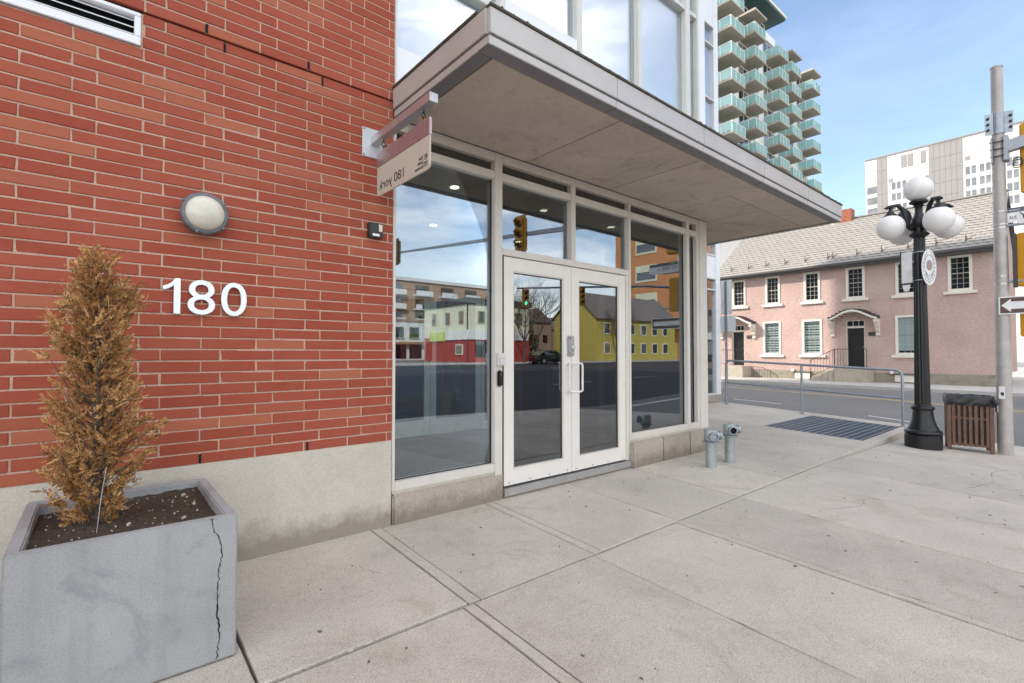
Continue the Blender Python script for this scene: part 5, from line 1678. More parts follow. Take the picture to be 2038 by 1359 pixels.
for (a, b) in dr:
    d = MB().box(HX + 0.18, HX + 0.22, a + 0.04, b - 0.04, 0.58, 2.47)
    for zc_ in (0.95, 1.55, 2.15):
        for yc in (a + 0.22, b - 0.22):
            d.box(HX + 0.168, HX + 0.1795, yc - 0.11, yc + 0.11, zc_ - 0.22, zc_ + 0.22)
    d = d.build('door', 'door_black', H)
    MB().lathe([(0.03, 0), (0.035, 0.04), (0.01, 0.055)], (HX + 0.178, a + 0.1, 1.55), 10, (-1, 0, 0)).build('handle', 'brass', d)
    fz = MB().box(HX + 0.05, HX + 0.24, a, a + 0.04, 0.58, 2.86).box(HX + 0.05, HX + 0.24, b - 0.04, b, 0.58, 2.86)
    fz.box(HX + 0.051, HX + 0.24, a + 0.04, b - 0.04, 2.82, 2.86).box(HX + 0.051, HX + 0.24, a + 0.04, b - 0.04, 2.47, 2.57)
    fz = fz.build('door_frame', 'trim_cream', H)
    box('fanlight', 'glass_house', fz, HX + 0.15, HX + 0.155, a + 0.04, b - 0.04, 2.57, 2.82)
    mu = MB()
    for k in (1, 2):
        y = a + 0.04 + (b - a - 0.08) * k / 3
        mu.box(HX + 0.135, HX + 0.149, y - 0.012, y + 0.012, 2.57, 2.82)
    mu.build('fanlight_bars', 'trim_cream', fz)
    # arched hood on scrolled brackets
    yc = (a + b) / 2
    prof = []
    for k in range(25):
        t_ = -1 + 2 * k / 24
        y = yc + t_ * 1.0
        z = 2.84 + 0.40 * (math.cos(t_ * math.pi * 0.98) * 0.5 + 0.5) ** 0.8
        prof.append((y, z))
    pts = [(HX - 0.60, y, z) for y, z in prof] + [(HX - 0.60, y, z + 0.09) for y, z in reversed(prof)]
    hd = MB().prism(pts, (0, 0, 0), (0.10, 0, 0)).build('door_hood', 'trim_cream', H)
    st = MB()
    for k in range(0, 24, 2):
        y0_, y1_ = prof[k][0], prof[k + 2][0]
        z = max(prof[k][1], prof[k + 2][1], prof[k + 1][1]) + 0.10
        st.box(HX - 0.56, HX - 0.003, y0_, y1_, min(prof[k][1], prof[k + 2][1]) + 0.055, z + 0.035)
    st.build('hood_shingles', 'hood_brown', hd)
    un = MB()
    pts = [(HX - 0.50, y, z) for y, z in prof] + [(HX - 0.50, y, z + 0.03) for y, z in reversed(prof)]
    un.prism(pts, (0, 0, 0), (0.49, 0, 0)).build('hood_lining', 'trim_cream', hd)
    for sy in (-0.93, 0.93):
        q = [(-0.55, 0), (-0.55, -0.09), (-0.50, -0.16), (-0.38, -0.20), (-0.36, -0.28), (-0.24, -0.40), (-0.20, -0.52), (-0.10, -0.62), (-0.10, -0.74), (-0.01, -0.78), (-0.01, 0)]
        MB().prism([(HX + u, yc + sy - 0.075, 2.835 + w) for u, w in q], (0, 0, 0), (0, 0.15, 0)).build('bracket', 'trim_cream', hd)
    box('number_plaque', 'hood_brown', H, HX - 0.03, HX - 0.002, a - 0.42, a - 0.15, 2.08, 2.26)
# stoops, steps and iron railings
def stoop(yc, steps_to, small=False):
    zg_ = rz(24.5, yc) + 0.14
    box('stoop', 'stoop', H, HX - 1.05, HX - 0.031, yc - 0.75, yc + 0.62, -0.3, 0.55, bevel=0.02)
    for k in range(4):
        z = 0.55 - 0.14 * (k + 1)
        ya_ = yc + 0.621 + 0.27 * k
        box('step', 'stoop', H, HX - 1.0, HX - 0.05, ya_, ya_ + 0.28, -0.3, z, bevel=0.015)
    rl = MB()
    xr = HX - 0.98
    rl.tube([(xr, yc - 0.70, 0.55), (xr, yc - 0.70, 1.47)], 0.014, 6).tube([(xr, yc + 0.60, 0.55), (xr, yc + 0.60, 1.47)], 0.014, 6)
    rl.tube([(xr, yc - 0.70, 1.45), (xr, yc + 0.60, 1.45), (xr, yc + 1.65, 0.90)], 0.014, 6).tube([(xr, yc - 0.70, 0.66), (xr, yc + 0.60, 0.66), (xr, yc + 1.65, 0.10)], 0.010, 6)
    rl.tube([(xr, yc + 1.65, -0.1), (xr, yc + 1.65, 0.92)], 0.014, 6)
    b_ = rl.build('iron_railing', 'iron', H)
    for k in range(11):
        y = yc - 0.60 + 0.118 * k
        MB().tube([(xr, y, 0.66), (xr, y, 1.45)], 0.007, 5).build('baluster', 'iron', b_)
    for k in range(8):
        t_ = (k + 0.5) / 8
        y = yc + 0.60 + 1.05 * t_
        MB().tube([(xr, y, 0.66 - 0.56 * t_), (xr, y, 1.45 - 0.55 * t_)], 0.007, 5).build('baluster', 'iron', b_)
stoop(4.03, 5.7)
stoop(9.72, 11)
# second short flight beside the far stoop: curved end
rl = MB().tube([(HX - 0.98, 7.2, -0.05), (HX - 0.98, 7.25, 0.15), (HX - 0.98, 8.0, 0.52), (HX - 0.98, 8.6, 0.55)], 0.013, 6).build('iron_railing', 'iron', H)
for k in range(9):
    MB().tube([(HX - 0.98, 7.3 + 0.14 * k, -0.1), (HX - 0.98, 7.3 + 0.14 * k, min(0.53, 0.19 + 0.07 * k))], 0.007, 5).build('baluster', 'iron', rl)
for yc in (6.35, 2.15):
    box('cellar_hatch', 'trim_cream', H, HX - 0.10, HX - 0.031, yc - 0.35, yc + 0.35, -0.05, 0.27, bevel=0.01)
    box('hatch_lintel', 'hood_brown', H, HX - 0.14, HX - 0.031, yc - 0.45, yc + 0.45, 0.272, 0.31)
    box('vent_pipe', 'sign_white', H, HX - 0.12, HX - 0.031, yc + 0.40, yc + 0.52, 0.32, 0.44)
# roof
ex, ez, rx_, rzz = HX - 0.42, 5.62, HX + 3.85, 8.66
RF = MB().prism([(ex, hy0 - 0.15, ez), (rx_, hy0 - 0.15, rzz), (2 * rx_ - ex, hy0 - 0.15, ez), (rx_, hy0 - 0.15, rzz - 0.2)], (0, 0, 0), (0, hy1 - hy0 + 0.3, 0)).build('roof', 'gutter', H)
sl = Vector((rx_ - ex, 0, rzz - ez)); sL = sl.length; su = sl.normalized(); sn = Vector((-su.z, 0, su.x))
tm = MB()
rs = random.Random(4)
nrow, tw = 20, 0.30
for r_ in range(nrow):
    s0 = sL * r_ / nrow - 0.03; s1 = sL * (r_ + 1) / nrow + 0.03
    y = hy0 - 0.15 - (tw / 2 if r_ % 2 else 0)
    while y < hy1 + 0.15:
        ya_ = max(y, hy0 - 0.15); yb_ = min(y + tw - 0.008, hy1 + 0.15)
        if yb_ - ya_ > 0.03:
            lift = 0.045 + rs.uniform(-0.006, 0.006)
            skew = rs.uniform(-0.012, 0.012)
            p0 = Vector((ex, 0, ez)) + su * s0; p1 = Vector((ex, 0, ez)) + su * s1
            ym = (ya_ + yb_) / 2
            # low-edge is scalloped: deeper on one side
            V_ = [p0 + sn * lift + Vector((0, ya_, 0)) - su * 0.03, p0 + sn * (lift + 0.02) + Vector((0, ym, 0)) + su * skew, p0 + sn * lift + Vector((0, yb_, 0)) + su * 0.03,
                  p1 + sn * 0.012 + Vector((0, yb_, 0)), p1 + sn * 0.022 + Vector((0, ym, 0)), p1 + sn * 0.012 + Vector((0, ya_, 0)),
                  p0 + sn * 0.004 + Vector((0, ya_, 0)) - su * 0.03, p0 + sn * 0.008 + Vector((0, ym, 0)) + su * skew, p0 + sn * 0.004 + Vector((0, yb_, 0)) + su * 0.03]
            tm.add(V_, [(0, 1, 4, 5), (1, 2, 3, 4), (6, 7, 1, 0), (7, 8, 2, 1)])
        y += tw
tag(tm.build('roof_tiles', 'roof_tile', RF), kind='stuff')
box('ridge_cap', 'roof_tile', RF, rx_ - 0.12, rx_ + 0.12, hy0 - 0.15, hy1 + 0.15, rzz + 0.0, rzz + 0.10, bevel=0.03)
box('fascia_board', 'gutter', RF, HX - 0.40, HX - 0.0305, hy0 - 0.14, hy1 + 0.14, 5.44, 5.60)
MB().prism([(ex - 0.13, 0, 5.66), (ex - 0.13, 0, 5.56), (ex - 0.08, 0, 5.51), (ex + 0.0, 0, 5.51), (ex + 0.0, 0, 5.66)], (0, hy0 - 0.15, 0), (0, hy1 + 0.15, 0)).build('gutter', 'gutter', RF)
box('gutter_lip', 'pole_steel', RF, ex - 0.145, ex - 0.131, hy0 - 0.15, hy1 + 0.15, 5.635, 5.665)
for y in (10.07, 9.07, 8.14, 7.16, 6.18, 5.15, 4.93, 3.91, 2.93, 1.95, 0.97, 0.0):
    p = Vector((ex, y, ez)) + su * 0.55 + sn * 0.06
    sg = MB().tube([p, p + Vector((0, 0, 0.30))], 0.016, 5).tube([p + Vector((0, 0, 0.02)), p + Vector((-0.02, -0.22, 0.16))], 0.012, 5).tube([p + Vector((0, 0.02, 0.0)), p + su * 0.35], 0.014, 5)
    sg.build('snow_guard', 'snow_guard', RF)
for y, dx in ((5.4, 0.0),):
    ch = box('chimney', 'chimney_brick', RF, rx_ - 0.3 + dx, rx_ + 0.3 + dx, y - 0.32, y + 0.32, rzz - 0.6, rzz + 0.55)
    box('chimney_pot', 'trim_cream', ch, rx_ - 0.25 + dx, rx_ + 0.2 + dx, y + 0.33, y + 0.68, rzz - 0.5, rzz + 0.36)

# shop beyond the house, glimpsed past the pole
SH = thing('corner_shop', (48, -5.5, 0.1), 'brown shop front with red roundel far behind the steel pole', 'building')
box('wall', 'shop_wall', SH, 46, 56, -20, -2.5, -0.3, 5.2)
box('signboard', 'sign_white', SH, 45.85, 45.99, -18, -3.0, 2.6, 3.3)
box('roof_edge', 'dark_roof', SH, 45.8, 56.1, -20.1, -2.4, 5.2, 5.5)
for k in range(5):
    w = box('shop_window', 'glass_dark', SH, 45.9, 45.98, -17.8 + 3 * k, -15.4 + 3 * k, 0.5, 2.4)
box('notice', 'sign_white', SH, 45.80, 45.84, -4.4, -3.7, 1.0, 2.9)
MB().lathe([(0.30, 0), (0.30, 0.02)], (45.79, -4.0, 2.45), 20, (-1, 0, 0)).build('roundel', 'text_red', SH)
FN = thing('iron_fence', (36, -4, 0.1), 'low black iron fence beyond the far pavement by the pole', 'fence')
MB().tube([(36, -9, 1.1), (36, -1.2, 1.1)], 0.02, 6).tube([(36, -9, 0.2), (36, -1.2, 0.2)], 0.02, 6).build('rail', 'iron', FN)
for k in range(40):
    MB().tube([(36, -9 + 0.2 * k, -0.1), (36, -9 + 0.2 * k, 1.15)], 0.012, 5).build('picket', 'iron', FN)

# ------------------------------------------------------------------ balcony tower
TW = thing('apartment_tower', (66, 28, 0), 'tall apartment tower with stepped concrete balconies and aqua glass guards', 'building')
L0, PT = 39.30, 2.88
box('wall', 'tower_wall', TW, 49.5, 70.3, 24.0, 40, -1, 42.2)
box('wall', 'tower_wall', TW, 70.301, 82.0, 24.4, 40, -1, 41.7)
PH = box('penthouse', 'tower_wall', TW, 58.5, 69.4, 25.2, 38, 42.2, 46.2)
box('penthouse_roof', 'tower_soffit', PH, 57.0, 70.7, 23.0, 40, 46.2, 46.45)
box('roof_edge', 'trim_cream', PH, 56.9, 70.8, 22.9, 40.1, 46.452, 46.8)
for k in range(8):
    x = 59.2 + 1.25 * k
    box('penthouse_window', 'glass_dark', PH, x, x + 1.05, 25.15, 25.19, 43.1, 45.8)
    box('window_post', 'rail_white', PH, x + 1.05, x + 1.2, 25.12, 25.18, 42.6, 46.0)
gm = None
def balcony(x0, x1, yf, z, wy):
    b = MB().box(x0, x1, yf, wy - 0.002, z, z + 0.22).build('balcony', 'balcony_concrete', TW)
    g = MB()
    z0, z1 = z + 0.30, z + 1.28
    g.box(x0 + 0.05, x1 - 0.05, yf + 0.06, yf + 0.075, z0, z1).box(x0 + 0.06, x0 + 0.075, yf + 0.08, wy - 0.05, z0, z1).box(x1 - 0.075, x1 - 0.06, yf + 0.08, wy - 0.05, z0, z1)
    g.build('glass_guard', 'glass_balcony', b)
    r_ = MB()
    r_.box(x0 + 0.02, x1 - 0.02, yf + 0.03, yf + 0.10, z1, z1 + 0.07).box(x0 + 0.02, x0 + 0.09, yf + 0.101, wy - 0.03, z1, z1 + 0.07).box(x1 - 0.09, x1 - 0.02, yf + 0.101, wy - 0.03, z1, z1 + 0.07)
    n = 3
    for k in range(n + 1):
        x = x0 + 0.03 + (x1 - x0 - 0.12) * k / n
        r_.box(x, x + 0.06, yf + 0.035, yf + 0.059, z + 0.22, z1)
    for k in (1, 2):
        y = yf + (wy - yf) * k / 2 - 0.1
        r_.box(x0 + 0.025, x0 + 0.058, y, y + 0.06, z + 0.22, z1).box(x1 - 0.058, x1 - 0.025, y, y + 0.06, z + 0.22, z1)
    r_.build('guard_rail', 'rail_white', b)
cols_ = [(51.7, 54.9, 21.3, 24.0, 1), (59.1, 62.1, 22.0, 24.0, 0), (66.0, 68.9, 22.0, 24.0, 0), (71.1, 74.3, 22.4, 24.4, 0), (78.1, 81.2, 22.25, 24.4, 0)]
rs = random.Random(9)
for (x0, x1, yf, wy, ex_) in cols_:
    for k in range(-ex_ - 1 if ex_ else 0, 9):
        z = L0 - PT * k
        if z < 42.3: balcony(x0, x1, yf, z, wy)
    if not ex_ and x0 != 66.0:
        box('balcony_cap', 'balcony_concrete', TW, x0 - 0.1, x1 + 0.1, yf - 0.1, wy - 0.002, L0 + PT - 0.25, L0 + PT)
    elif x0 == 66.0:
        box('balcony_screen', 'rail_white', TW, x0, x1, wy - 0.3, wy - 0.003, L0 + PT - 0.05, L0 + PT + 1.0)
# glazing behind balconies: full-height doors, each with its own frame
for (x0, x1, yf, wy, ex_) in cols_:
    for k in range(-1 if ex_ else 0, 9):
        z = L0 - PT * k + 0.24
        if z > 42.3: continue
        for (a, b) in ((x0 - 0.2, x0 + 0.95), (x0 + 1.05, x0 + 2.1), (x0 + 2.2, x1 + 0.5), (x1 + 0.9, x1 + 2.2)):
            if b > 81.9 or (wy == 24.0 and b > 70.2): continue
            w = box('window', rs.choice(['glass_dark', 'glass_dark', 'tower_dark']), TW, a, b, wy - 0.04, wy - 0.004, z, z + 2.35)
            fr2 = MB().box(a - 0.05, a, wy - 0.07, wy - 0.003, z, z + 2.4).box(b, b + 0.05, wy - 0.07, wy - 0.003, z, z + 2.4).box(a, b, wy - 0.07, wy - 0.003, z + 2.35, z + 2.42)
            if rs.random() < 0.5: fr2.box(a, b, wy - 0.075, wy - 0.045, z + 0.0, z + 0.6)
            fr2.build('frame', 'rail_white', w)

# ------------------------------------------------------------------ white office block far off
OB = thing('office_block', (160, 15, 0), 'large white and grey panelled block with window rows behind the pink house', 'building')
OX = 150.0
box('wall', 'office_white', OB, OX, OX + 25, -35, 34.3, -1, 50.4)
box('parapet', 'office_grey', OB, OX - 0.2, OX + 0.2, -35, 34.3, 50.4, 50.7)
for (a, b) in ((29.75, 31.9), (15.75, 21.75)):
    k = 0
    z = -1
    while z < 50.3:
        zt_ = min(z + 3.0, 50.3)
        n = max(1, round((b - a) / 1.0))
        for j in range(n):
            if z > 34:
                box('grey_panel', 'office_grey', OB, OX - 0.10, OX - 0.004, a + (b - a) * j / n + 0.03, a + (b - a) * (j + 1) / n - 0.03, z + 0.03, zt_ - 0.03)
        if z <= 34: box('grey_panel', 'office_grey', OB, OX - 0.10, OX - 0.004, a, b, z + 0.03, zt_ - 0.03)
        z += 3.0
jm = MB()
for z in (44.6, 47.6):
    jm.box(OX - 0.02, OX - 0.003, 21.8, 29.7, z, z + 0.06).box(OX - 0.02, OX - 0.003, -35, 15.7, z, z + 0.06).box(OX - 0.02, OX - 0.003, 31.95, 34.3, z, z + 0.06)
y = -34.0
while y < 34:
    if not (29.7 < y < 31.95 or 15.7 < y < 21.8):
        jm.box(OX - 0.02, OX - 0.003, y, y + 0.05, 44.66, 50.3)
    y += 1.05
jm.build('panel_joint', 'joint_grey', OB)
wy_ = [33.6, 32.85, 32.1] + [28.5, 27.5, 26.4, 24.0, 23.0, 22.2] + [14.95, 13.95, 12.6, 11.6, 10.7, 8.3, 7.3, 5.8, 4.8, 3.9, 1.5, 0.5, -1, -2, -3]
for row in range(5):
    z = 41.7 - 2.75 * row
    for y in wy_:
        w = box('window', 'office_window', OB, OX - 0.06, OX - 0.006, y - 0.36, y + 0.36, z, z + 1.75)
        box('transom', 'joint_grey', w, OX - 0.10, OX - 0.061, y - 0.36, y + 0.36, z + 1.35, z + 1.42)
for (a, b) in ((24.6, 25.7), (25.9, 26.9), (22.2, 23.2)):
    box('plant_louvre', 'office_grey', OB, OX - 0.06, OX - 0.006, a, b, 46.6, 49.6)
for (a, b, z) in ((28.6, 29.5, 43.6), (14.5, 15.4, 44.9)):
    box('plant_louvre', 'office_grey', OB, OX - 0.06, OX - 0.006, a, b, z, z + 0.9)

# ------------------------------------------------------------------ across the main street (seen mirrored in the glass)
CS = thing('corner_store', (33, -42, 0.3), 'cream corner store with red ground floor and white signboards, mirrored in the left window', 'building')
def cs(name, mat, x0, x1, y0, y1, z0, z1): return box(name, mat, CS, x0, x1, y0, y1, z0, z1)
cs('ground_floor', 'store_red', 29.2, 37.5, -46.8, -37.9, 0.2, 3.0)
cs('upper_floor', 'store_cream', 29.2, 37.5, -46.8, -37.9, 3.0, 6.4)
cs('parapet', 'dark_roof', 29.0, 37.7, -47.0, -37.7, 6.4, 7.0)
cs('signboard', 'store_sign_green', 29.05, 29.19, -45.4, -42.2, 2.6, 3.6)
cs('signboard', 'store_white', 29.04, 29.19, -42.1, -37.95, 2.7, 3.7)
cs('signboard', 'store_white', 29.2, 37.2, -37.89, -37.75, 2.7, 3.7)
w = cs('shop_window', 'store_cream', 29.1, 29.19, -40.2, -38.9, 1.1, 2.2); box('pane', 'glass_dark', w, 29.05, 29.09, -40.05, -39.05, 1.25, 2.1)
cs('shop_window', 'glass_dark', 30.0, 32.4, -37.89, -37.8, 0.9, 2.5)
cs('shop_door', 'glass_dark', 33.2, 34.4, -37.89, -37.8, 0.35, 2.5)
cs('door_mullion', 'store_white', 33.75, 33.85, -37.79, -37.74, 0.35, 2.5)
for y in (-45.0, -42.2, -39.6):
    w = cs('window', 'apt_brick', 29.1, 29.19, y, y + 0.8, 4.4, 5.7); box('pane', 'glass_dark', w, 29.06, 29.09, y + 0.1, y + 0.7, 4.5, 5.6)
for x in (30.3, 33.0, 35.4):
    w = cs('window', 'apt_brick', x, x + 0.9, -37.89, -37.8, 4.4, 5.7); box('pane', 'glass_dark', w, x + 0.1, x + 0.8, -37.79, -37.76, 4.5, 5.6)
cs('downpipe', 'signal_back', 29.08, 29.18, -38.1, -38.0, 0.2, 6.4)
def ctext(s, mat, x0, x1, z0, z1, y=-37.74):
    # reads from the north side of the street
    text('lettering', s, mat, CS, (x1, y, z0), (x0 - x1, 0, 0), (0, 0, z1 - z0), (0, 0.02, 0))
def wtext(s, mat, y0, y1, z0, z1):
    # reads from the west side
    text('lettering', s, mat, CS, (29.03, y1, z0), (0, y0 - y1, 0), (0, 0, z1 - z0), (-0.02, 0, 0))
AB = thing('brick_apartments', (55, -92, 0.3), 'tan brick apartment block with white balconies, mirrored behind the corner store', 'building')
box('wall', 'apt_brick', AB, 36, 76, -102, -88, 0, 16.2)
box('roof_edge', 'sign_white', AB, 35.6, 76.4, -102, -87.6, 16.2, 16.9)
for k in range(6):
    for r_ in range(5):
        x = 38 + 6.2 * k; z = 1.6 + 2.9 * r_
        b = box('balcony', 'sign_white', AB, x, x + 4.0, -88, -86.8, z, z + 0.25)
        box('guard', 'sign_white', b, x, x + 4.0, -86.85, -86.8, z + 0.25, z + 1.1)
        box('window', 'glass_dark', AB, x + 0.4, x + 3.6, -87.99, -87.9, z + 0.4, z + 2.3)
RH = thing('brown_row_houses', (75, -80, 0.3), 'row of brown brick houses with dark roofs behind the street trees, mirrored in the doors', 'building')
for k in range(6):
    x0_ = 50 + 9 * k
    w = box('wall', 'shop_wall', RH, x0_, x0_ + 8.6, -84, -74, 0.2, 6.5 + (k % 3) * 0.7)
    MB().prism([(x0_ - 0.2, 0, 6.5 + (k % 3) * 0.7), (x0_ + 4.3, 0, 9.6 + (k % 3) * 0.7), (x0_ + 8.8, 0, 6.5 + (k % 3) * 0.7)], (0, -84.2, 0), (0, -73.6, 0)).build('roof', 'grey_roof', RH)
    for j in range(3):
        box('window', 'glass_dark', RH, x0_ + 1 + 2.5 * j, x0_ + 2.3 + 2.5 * j, -73.99, -73.9, 3.6, 5.2)
RW = thing('white_row', (28, -60, 0.3), 'white rendered row building left of the corner store, mirrored in the window edge', 'building')
box('wall', 'store_white', RW, 22, 34.5, -70, -56, 0.2, 5.6)
box('cornice', 'apt_brick', RW, 21.9, 34.6, -70.1, -55.8, 5.6, 5.9)
for x in (23, 25.3, 27.6, 29.9, 32.2):
    w = box('window', 'glass_dark', RW, x, x + 1.4, -55.99, -55.9, 3.4, 4.8)
    box('sill', 'plastic_grey', w, x - 0.1, x + 1.5, -55.9, -55.8, 3.25, 3.39)
    box('shop_window', 'glass_dark', RW, x, x + 1.8, -55.99, -55.9, 0.6, 2.4)
box('awning', 'apt_brick', RW, 22.5, 34, -55.99, -55.3, 2.5, 2.8)
YH = thing('yellow_house', (55, -40, 0.3), 'bright yellow gabled house mirrored in the right hand door', 'house')
m = MB()
m.prism([(0, -37.9, 0.2), (0, -45.4, 0.2), (0, -45.4, 6.0), (0, -41.6, 9.4), (0, -37.9, 6.0)], (49.0, 0, 0), (49.3, 0, 0))
m.build('gable_wall', 'yellow_wall', YH)
box('front_wall', 'yellow_wall', YH, 49.301, 68, -38.2, -37.9, 0.2, 6.0)
MB().prism([(0, -37.5, 5.8), (0, -41.6, 9.6), (0, -45.8, 5.8), (0, -41.6, 9.3)], (48.7, 0, 0), (68.3, 0, 0)).build('roof', 'grey_roof', YH)
for x in (50.5, 53.2, 55.9, 58.6, 61.3, 64.0):
    for z in (1.2, 3.8):
        w = box('window', 'store_white', YH, x, x + 1.3, -37.89, -37.83, z, z + 1.5)
        box('pane', 'glass_dark', w, x + 0.12, x + 1.18, -37.829, -37.82, z + 0.12, z + 1.38)
OT = thing('orange_brick_block', (85, -50, 0.3), 'tall orange brick block mirrored above the yellow house', 'building')
box('wall', 'orange_brick', OT, 75, 100, -55, -40, 0, 36)
for r_ in range(6):
    w = box('window', 'store_cream', OT, 74.9, 74.99, -50.5, -46.0, 4 + 5 * r_, 7 + 5 * r_)
    box('pane', 'glass_dark', w, 74.85, 74.899, -50.2, -46.3, 4.4 + 5 * r_, 5.8 + 5 * r_)
WF = thing('white_fence', (39.8, -42, 0.3), 'white board fence mirrored in the left door', 'fence')
for k in range(12):
    box('board', 'sign_white', WF, 39.2 + 0.2 * k, 39.38 + 0.2 * k, -43.0, -42.95, 0.25, 2.2)
SD = thing('white_shed', (38, -46, 0.3), 'small white gabled shed beside the white fence, mirrored', 'shed')
box('wall', 'store_white', SD, 39.8, 42.2, -50, -45, 0.3, 2.9)
MB().prism([(39.5, 0, 2.8), (41.0, 0, 4.0), (42.5, 0, 2.8)], (0, -50.2, 0), (0, -44.7, 0)).build('roof', 'grey_roof', SD)

# parked black car
def car(x, y, rz_, label):
    K = thing('parked_car', (x, y, rz(x, y)), label, 'car')
    z0 = rz(x, y)
    ca, sa = math.cos(rz_), math.sin(rz_)
    def W(p): return (x + p[0] * ca - p[1] * sa, y + p[0] * sa + p[1] * ca, z0 + p[2])
    secs = [(-2.2, 0.30, 0.72, 0.80, 0.78), (-2.05, 0.26, 0.85, 0.86, 0.84), (-1.5, 0.24, 0.95, 0.90, 0.86), (-0.2, 0.24, 0.96, 0.91, 0.88), (0.9, 0.24, 0.93, 0.90, 0.86), (1.9, 0.26, 0.80, 0.86, 0.80), (2.2, 0.34, 0.62, 0.76, 0.72)]
    m = MB()
    for (u, zb2, zt2, w1, w2) in secs:
        m.v += [W(p) for p in ((u, -w1 * 0.92, zb2), (u, -w1, 0.5), (u, -w2, zt2), (u, w2, zt2), (u, w1, 0.5), (u, w1 * 0.92, zb2))]
    for i in range(len(secs) - 1):
        m.f += [(i * 6 + k, i * 6 + (k + 1) % 6, i * 6 + 6 + (k + 1) % 6, i * 6 + 6 + k) for k in range(6)]
    m.f += [tuple(range(6)), tuple(range((len(secs) - 1) * 6, len(secs) * 6))[::-1]]
    m.build('body', 'car_paint', K, bevel=0.03)
    m = MB()
    gs = [(-1.75, 0.94, 0.80), (-1.15, 1.38, 0.66), (0.2, 1.44, 0.66), (1.05, 0.95, 0.80)]
    for (u, zt2, w) in gs:
        m.v += [W((u, -w, zt2)), W((u, w, zt2))]
    for (u, zt2, w) in gs:
        m.v += [W((u, -0.84, 0.92)), W((u, 0.84, 0.92))]
    for i in range(3):
        m.f += [(2 * i, 2 * i + 1, 2 * i + 3, 2 * i + 2), (2 * i, 2 * i + 2, 8 + 2 * i + 2, 8 + 2 * i), (2 * i + 1, 2 * i + 3, 8 + 2 * i + 3, 8 + 2 * i + 1)]
    m.build('cabin_glass', 'glass_dark', K)
    for u in (-1.35, 1.35):
        for v_ in (-0.82, 0.82):
            w = MB().lathe([(0.20, -0.1), (0.32, -0.1), (0.33, 0.0), (0.32, 0.1), (0.20, 0.1)], W((u, v_, 0.33)), 20, (-sa, ca, 0)).build('wheel', 'tyre', K)
            MB().lathe([(0.19, -0.11), (0.19, 0.11)], W((u, v_, 0.33)), 14, (-sa, ca, 0)).build('rim', 'brushed', w)
    for v_ in (-0.6, 0.6):
        a = W((-2.16, v_ - 0.15, 0.62)); b = W((-2.08, v_ + 0.15, 0.76))
        MB().obox(W((-2.14, v_, 0.70)), (0.06 * ca, 0.06 * sa, 0), (-0.16 * sa, 0.16 * ca, 0), (0, 0, 0.06)).build('tail_light', 'tail_red', K)
car(36.5, -33.6, R(8), 'black hatchback parked on the far side of the main street, mirrored in the door')
# bare street trees
def tree(x, y, z, h, label, seed):
    rs = random.Random(seed)
    K = thing('bare_tree', (x, y, z), label, 'tree', 'bare trees across the main street')
    tr = MB(); br = MB()
    tr.tube([(x, y, z - 0.1), (x + 0.05, y, z + h * 0.12), (x, y + 0.05, z + h * 0.25)], [0.16, 0.13, 0.11], 8)
    def grow(p, d, L, r, dep):
        q = p + d * L
        md = (p + q) / 2 + Vector((rs.gauss(0, 1), rs.gauss(0, 1), rs.gauss(0, 1))) * L * 0.05
        br.tube([p, md, q], [r, r * 0.85, r * 0.65], 4 if dep > 1 else 6, caps=False)
        if dep >= 5: return
        for k in range(3):
            a = Vector((rs.gauss(0, 1), rs.gauss(0, 1), rs.gauss(0, 0.6)))
            nd = (d + a * 0.48 + Vector((0, 0, 0.12))).normalized()
            grow(p + d * L * rs.uniform(0.6, 1.0), nd, L * rs.uniform(0.62, 0.82), r * 0.58, dep + 1)
    for k in range(5):
        a = 6.283 * k / 5 + rs.random()
        grow(Vector((x, y + 0.05, z + h * 0.23)), Vector((math.cos(a) * 0.5, math.sin(a) * 0.5, 1)).normalized(), h * 0.26, 0.07, 1)
    tr.build('trunk', 'bark', K, smooth=True)
    br.build('crown', 'bark', K)
tree(34.8, -30.5 - 5.2, 0.32, 9.5, 'bare spreading street tree before the yellow house, mirrored in the doors', 2)
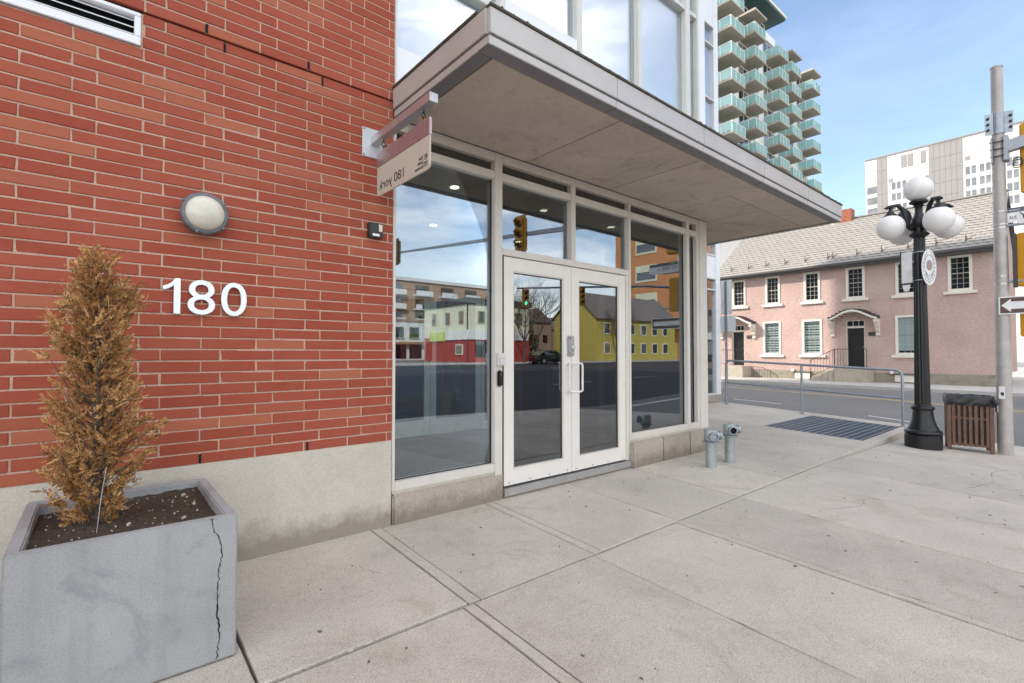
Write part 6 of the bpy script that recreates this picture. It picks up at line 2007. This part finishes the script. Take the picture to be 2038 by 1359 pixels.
tree(52.0, -36.2, 0.32, 8.0, 'small bare tree in front of the yellow house windows, mirrored at right', 5)
tree(41.5, -41.0, 0.32, 11.0, 'wide bare tree beside the white shed, mirrored in the left door', 12)
tree(46.0, -48.0, 0.32, 13.0, 'tall bare tree behind the yellow gable, mirrored between the doors', 14)
tree(52.0, -70.0, 0.3, 15.0, 'tall bare tree behind the corner store roof, mirrored', 8)
EG = thing('evergreen_shrub', (44.2, -47, 0.3), 'dark evergreen shrub beside the white shed, mirrored in the left door', 'shrub')
rs = random.Random(6)
m = MB()
for k in range(2600):
    a, b_ = rs.random() * 6.283, rs.random()
    r_ = 2.9 * (1 - b_ * 0.55) * rs.uniform(0.5, 1.0)
    c = Vector((44.2 + r_ * math.cos(a), -47 + r_ * math.sin(a), 0.5 + 5.4 * b_))
    u = Vector((rs.gauss(0, 1), rs.gauss(0, 1), rs.gauss(0, 1))).normalized() * 0.2
    v_ = Vector((rs.gauss(0, 1), rs.gauss(0, 1), rs.gauss(0, 1))).normalized() * 0.2
    m.add([c, c + u, c + u + v_, c + v_], [(0, 1, 2, 3)])
m.build('foliage', 'evergreen', EG)
MB().tube([(44.2, -47, 0.2), (44.2, -47, 3.5)], [0.15, 0.06], 8).build('trunk', 'bark', EG)
# far signal pole with two heads
FP = thing('signal_pole', (26.0, -9.0, 0), 'grey signal pole with long arm on the far corner, mirrored in the doors', 'pole')
zq = rz(26, -9)
MB().lathe([(0.12, -0.2), (0.10, 3), (0.08, 6.2)], (26.2, -8.6, zq), 18).build('shaft', 'galvanised', FP, smooth=True)
MB().tube([(26.2, -8.6, 4.6), (23.5, -12.5, 5.0), (19.0, -18.5, 5.1)], [0.09, 0.07, 0.05], 10).build('mast_arm', 'galvanised', FP, smooth=True)
signal('traffic_signal', (21.3, -15.5, 4.5), (-0.3, 1, 0), 'amber traffic signal mirrored in the right door glass', 2, 3, 0.85)
signal('traffic_signal', (19.3, -18.1, 4.5), (-0.3, 1, 0), 'amber traffic signal mirrored in the left door glass', 2, 3, 0.85, 2)
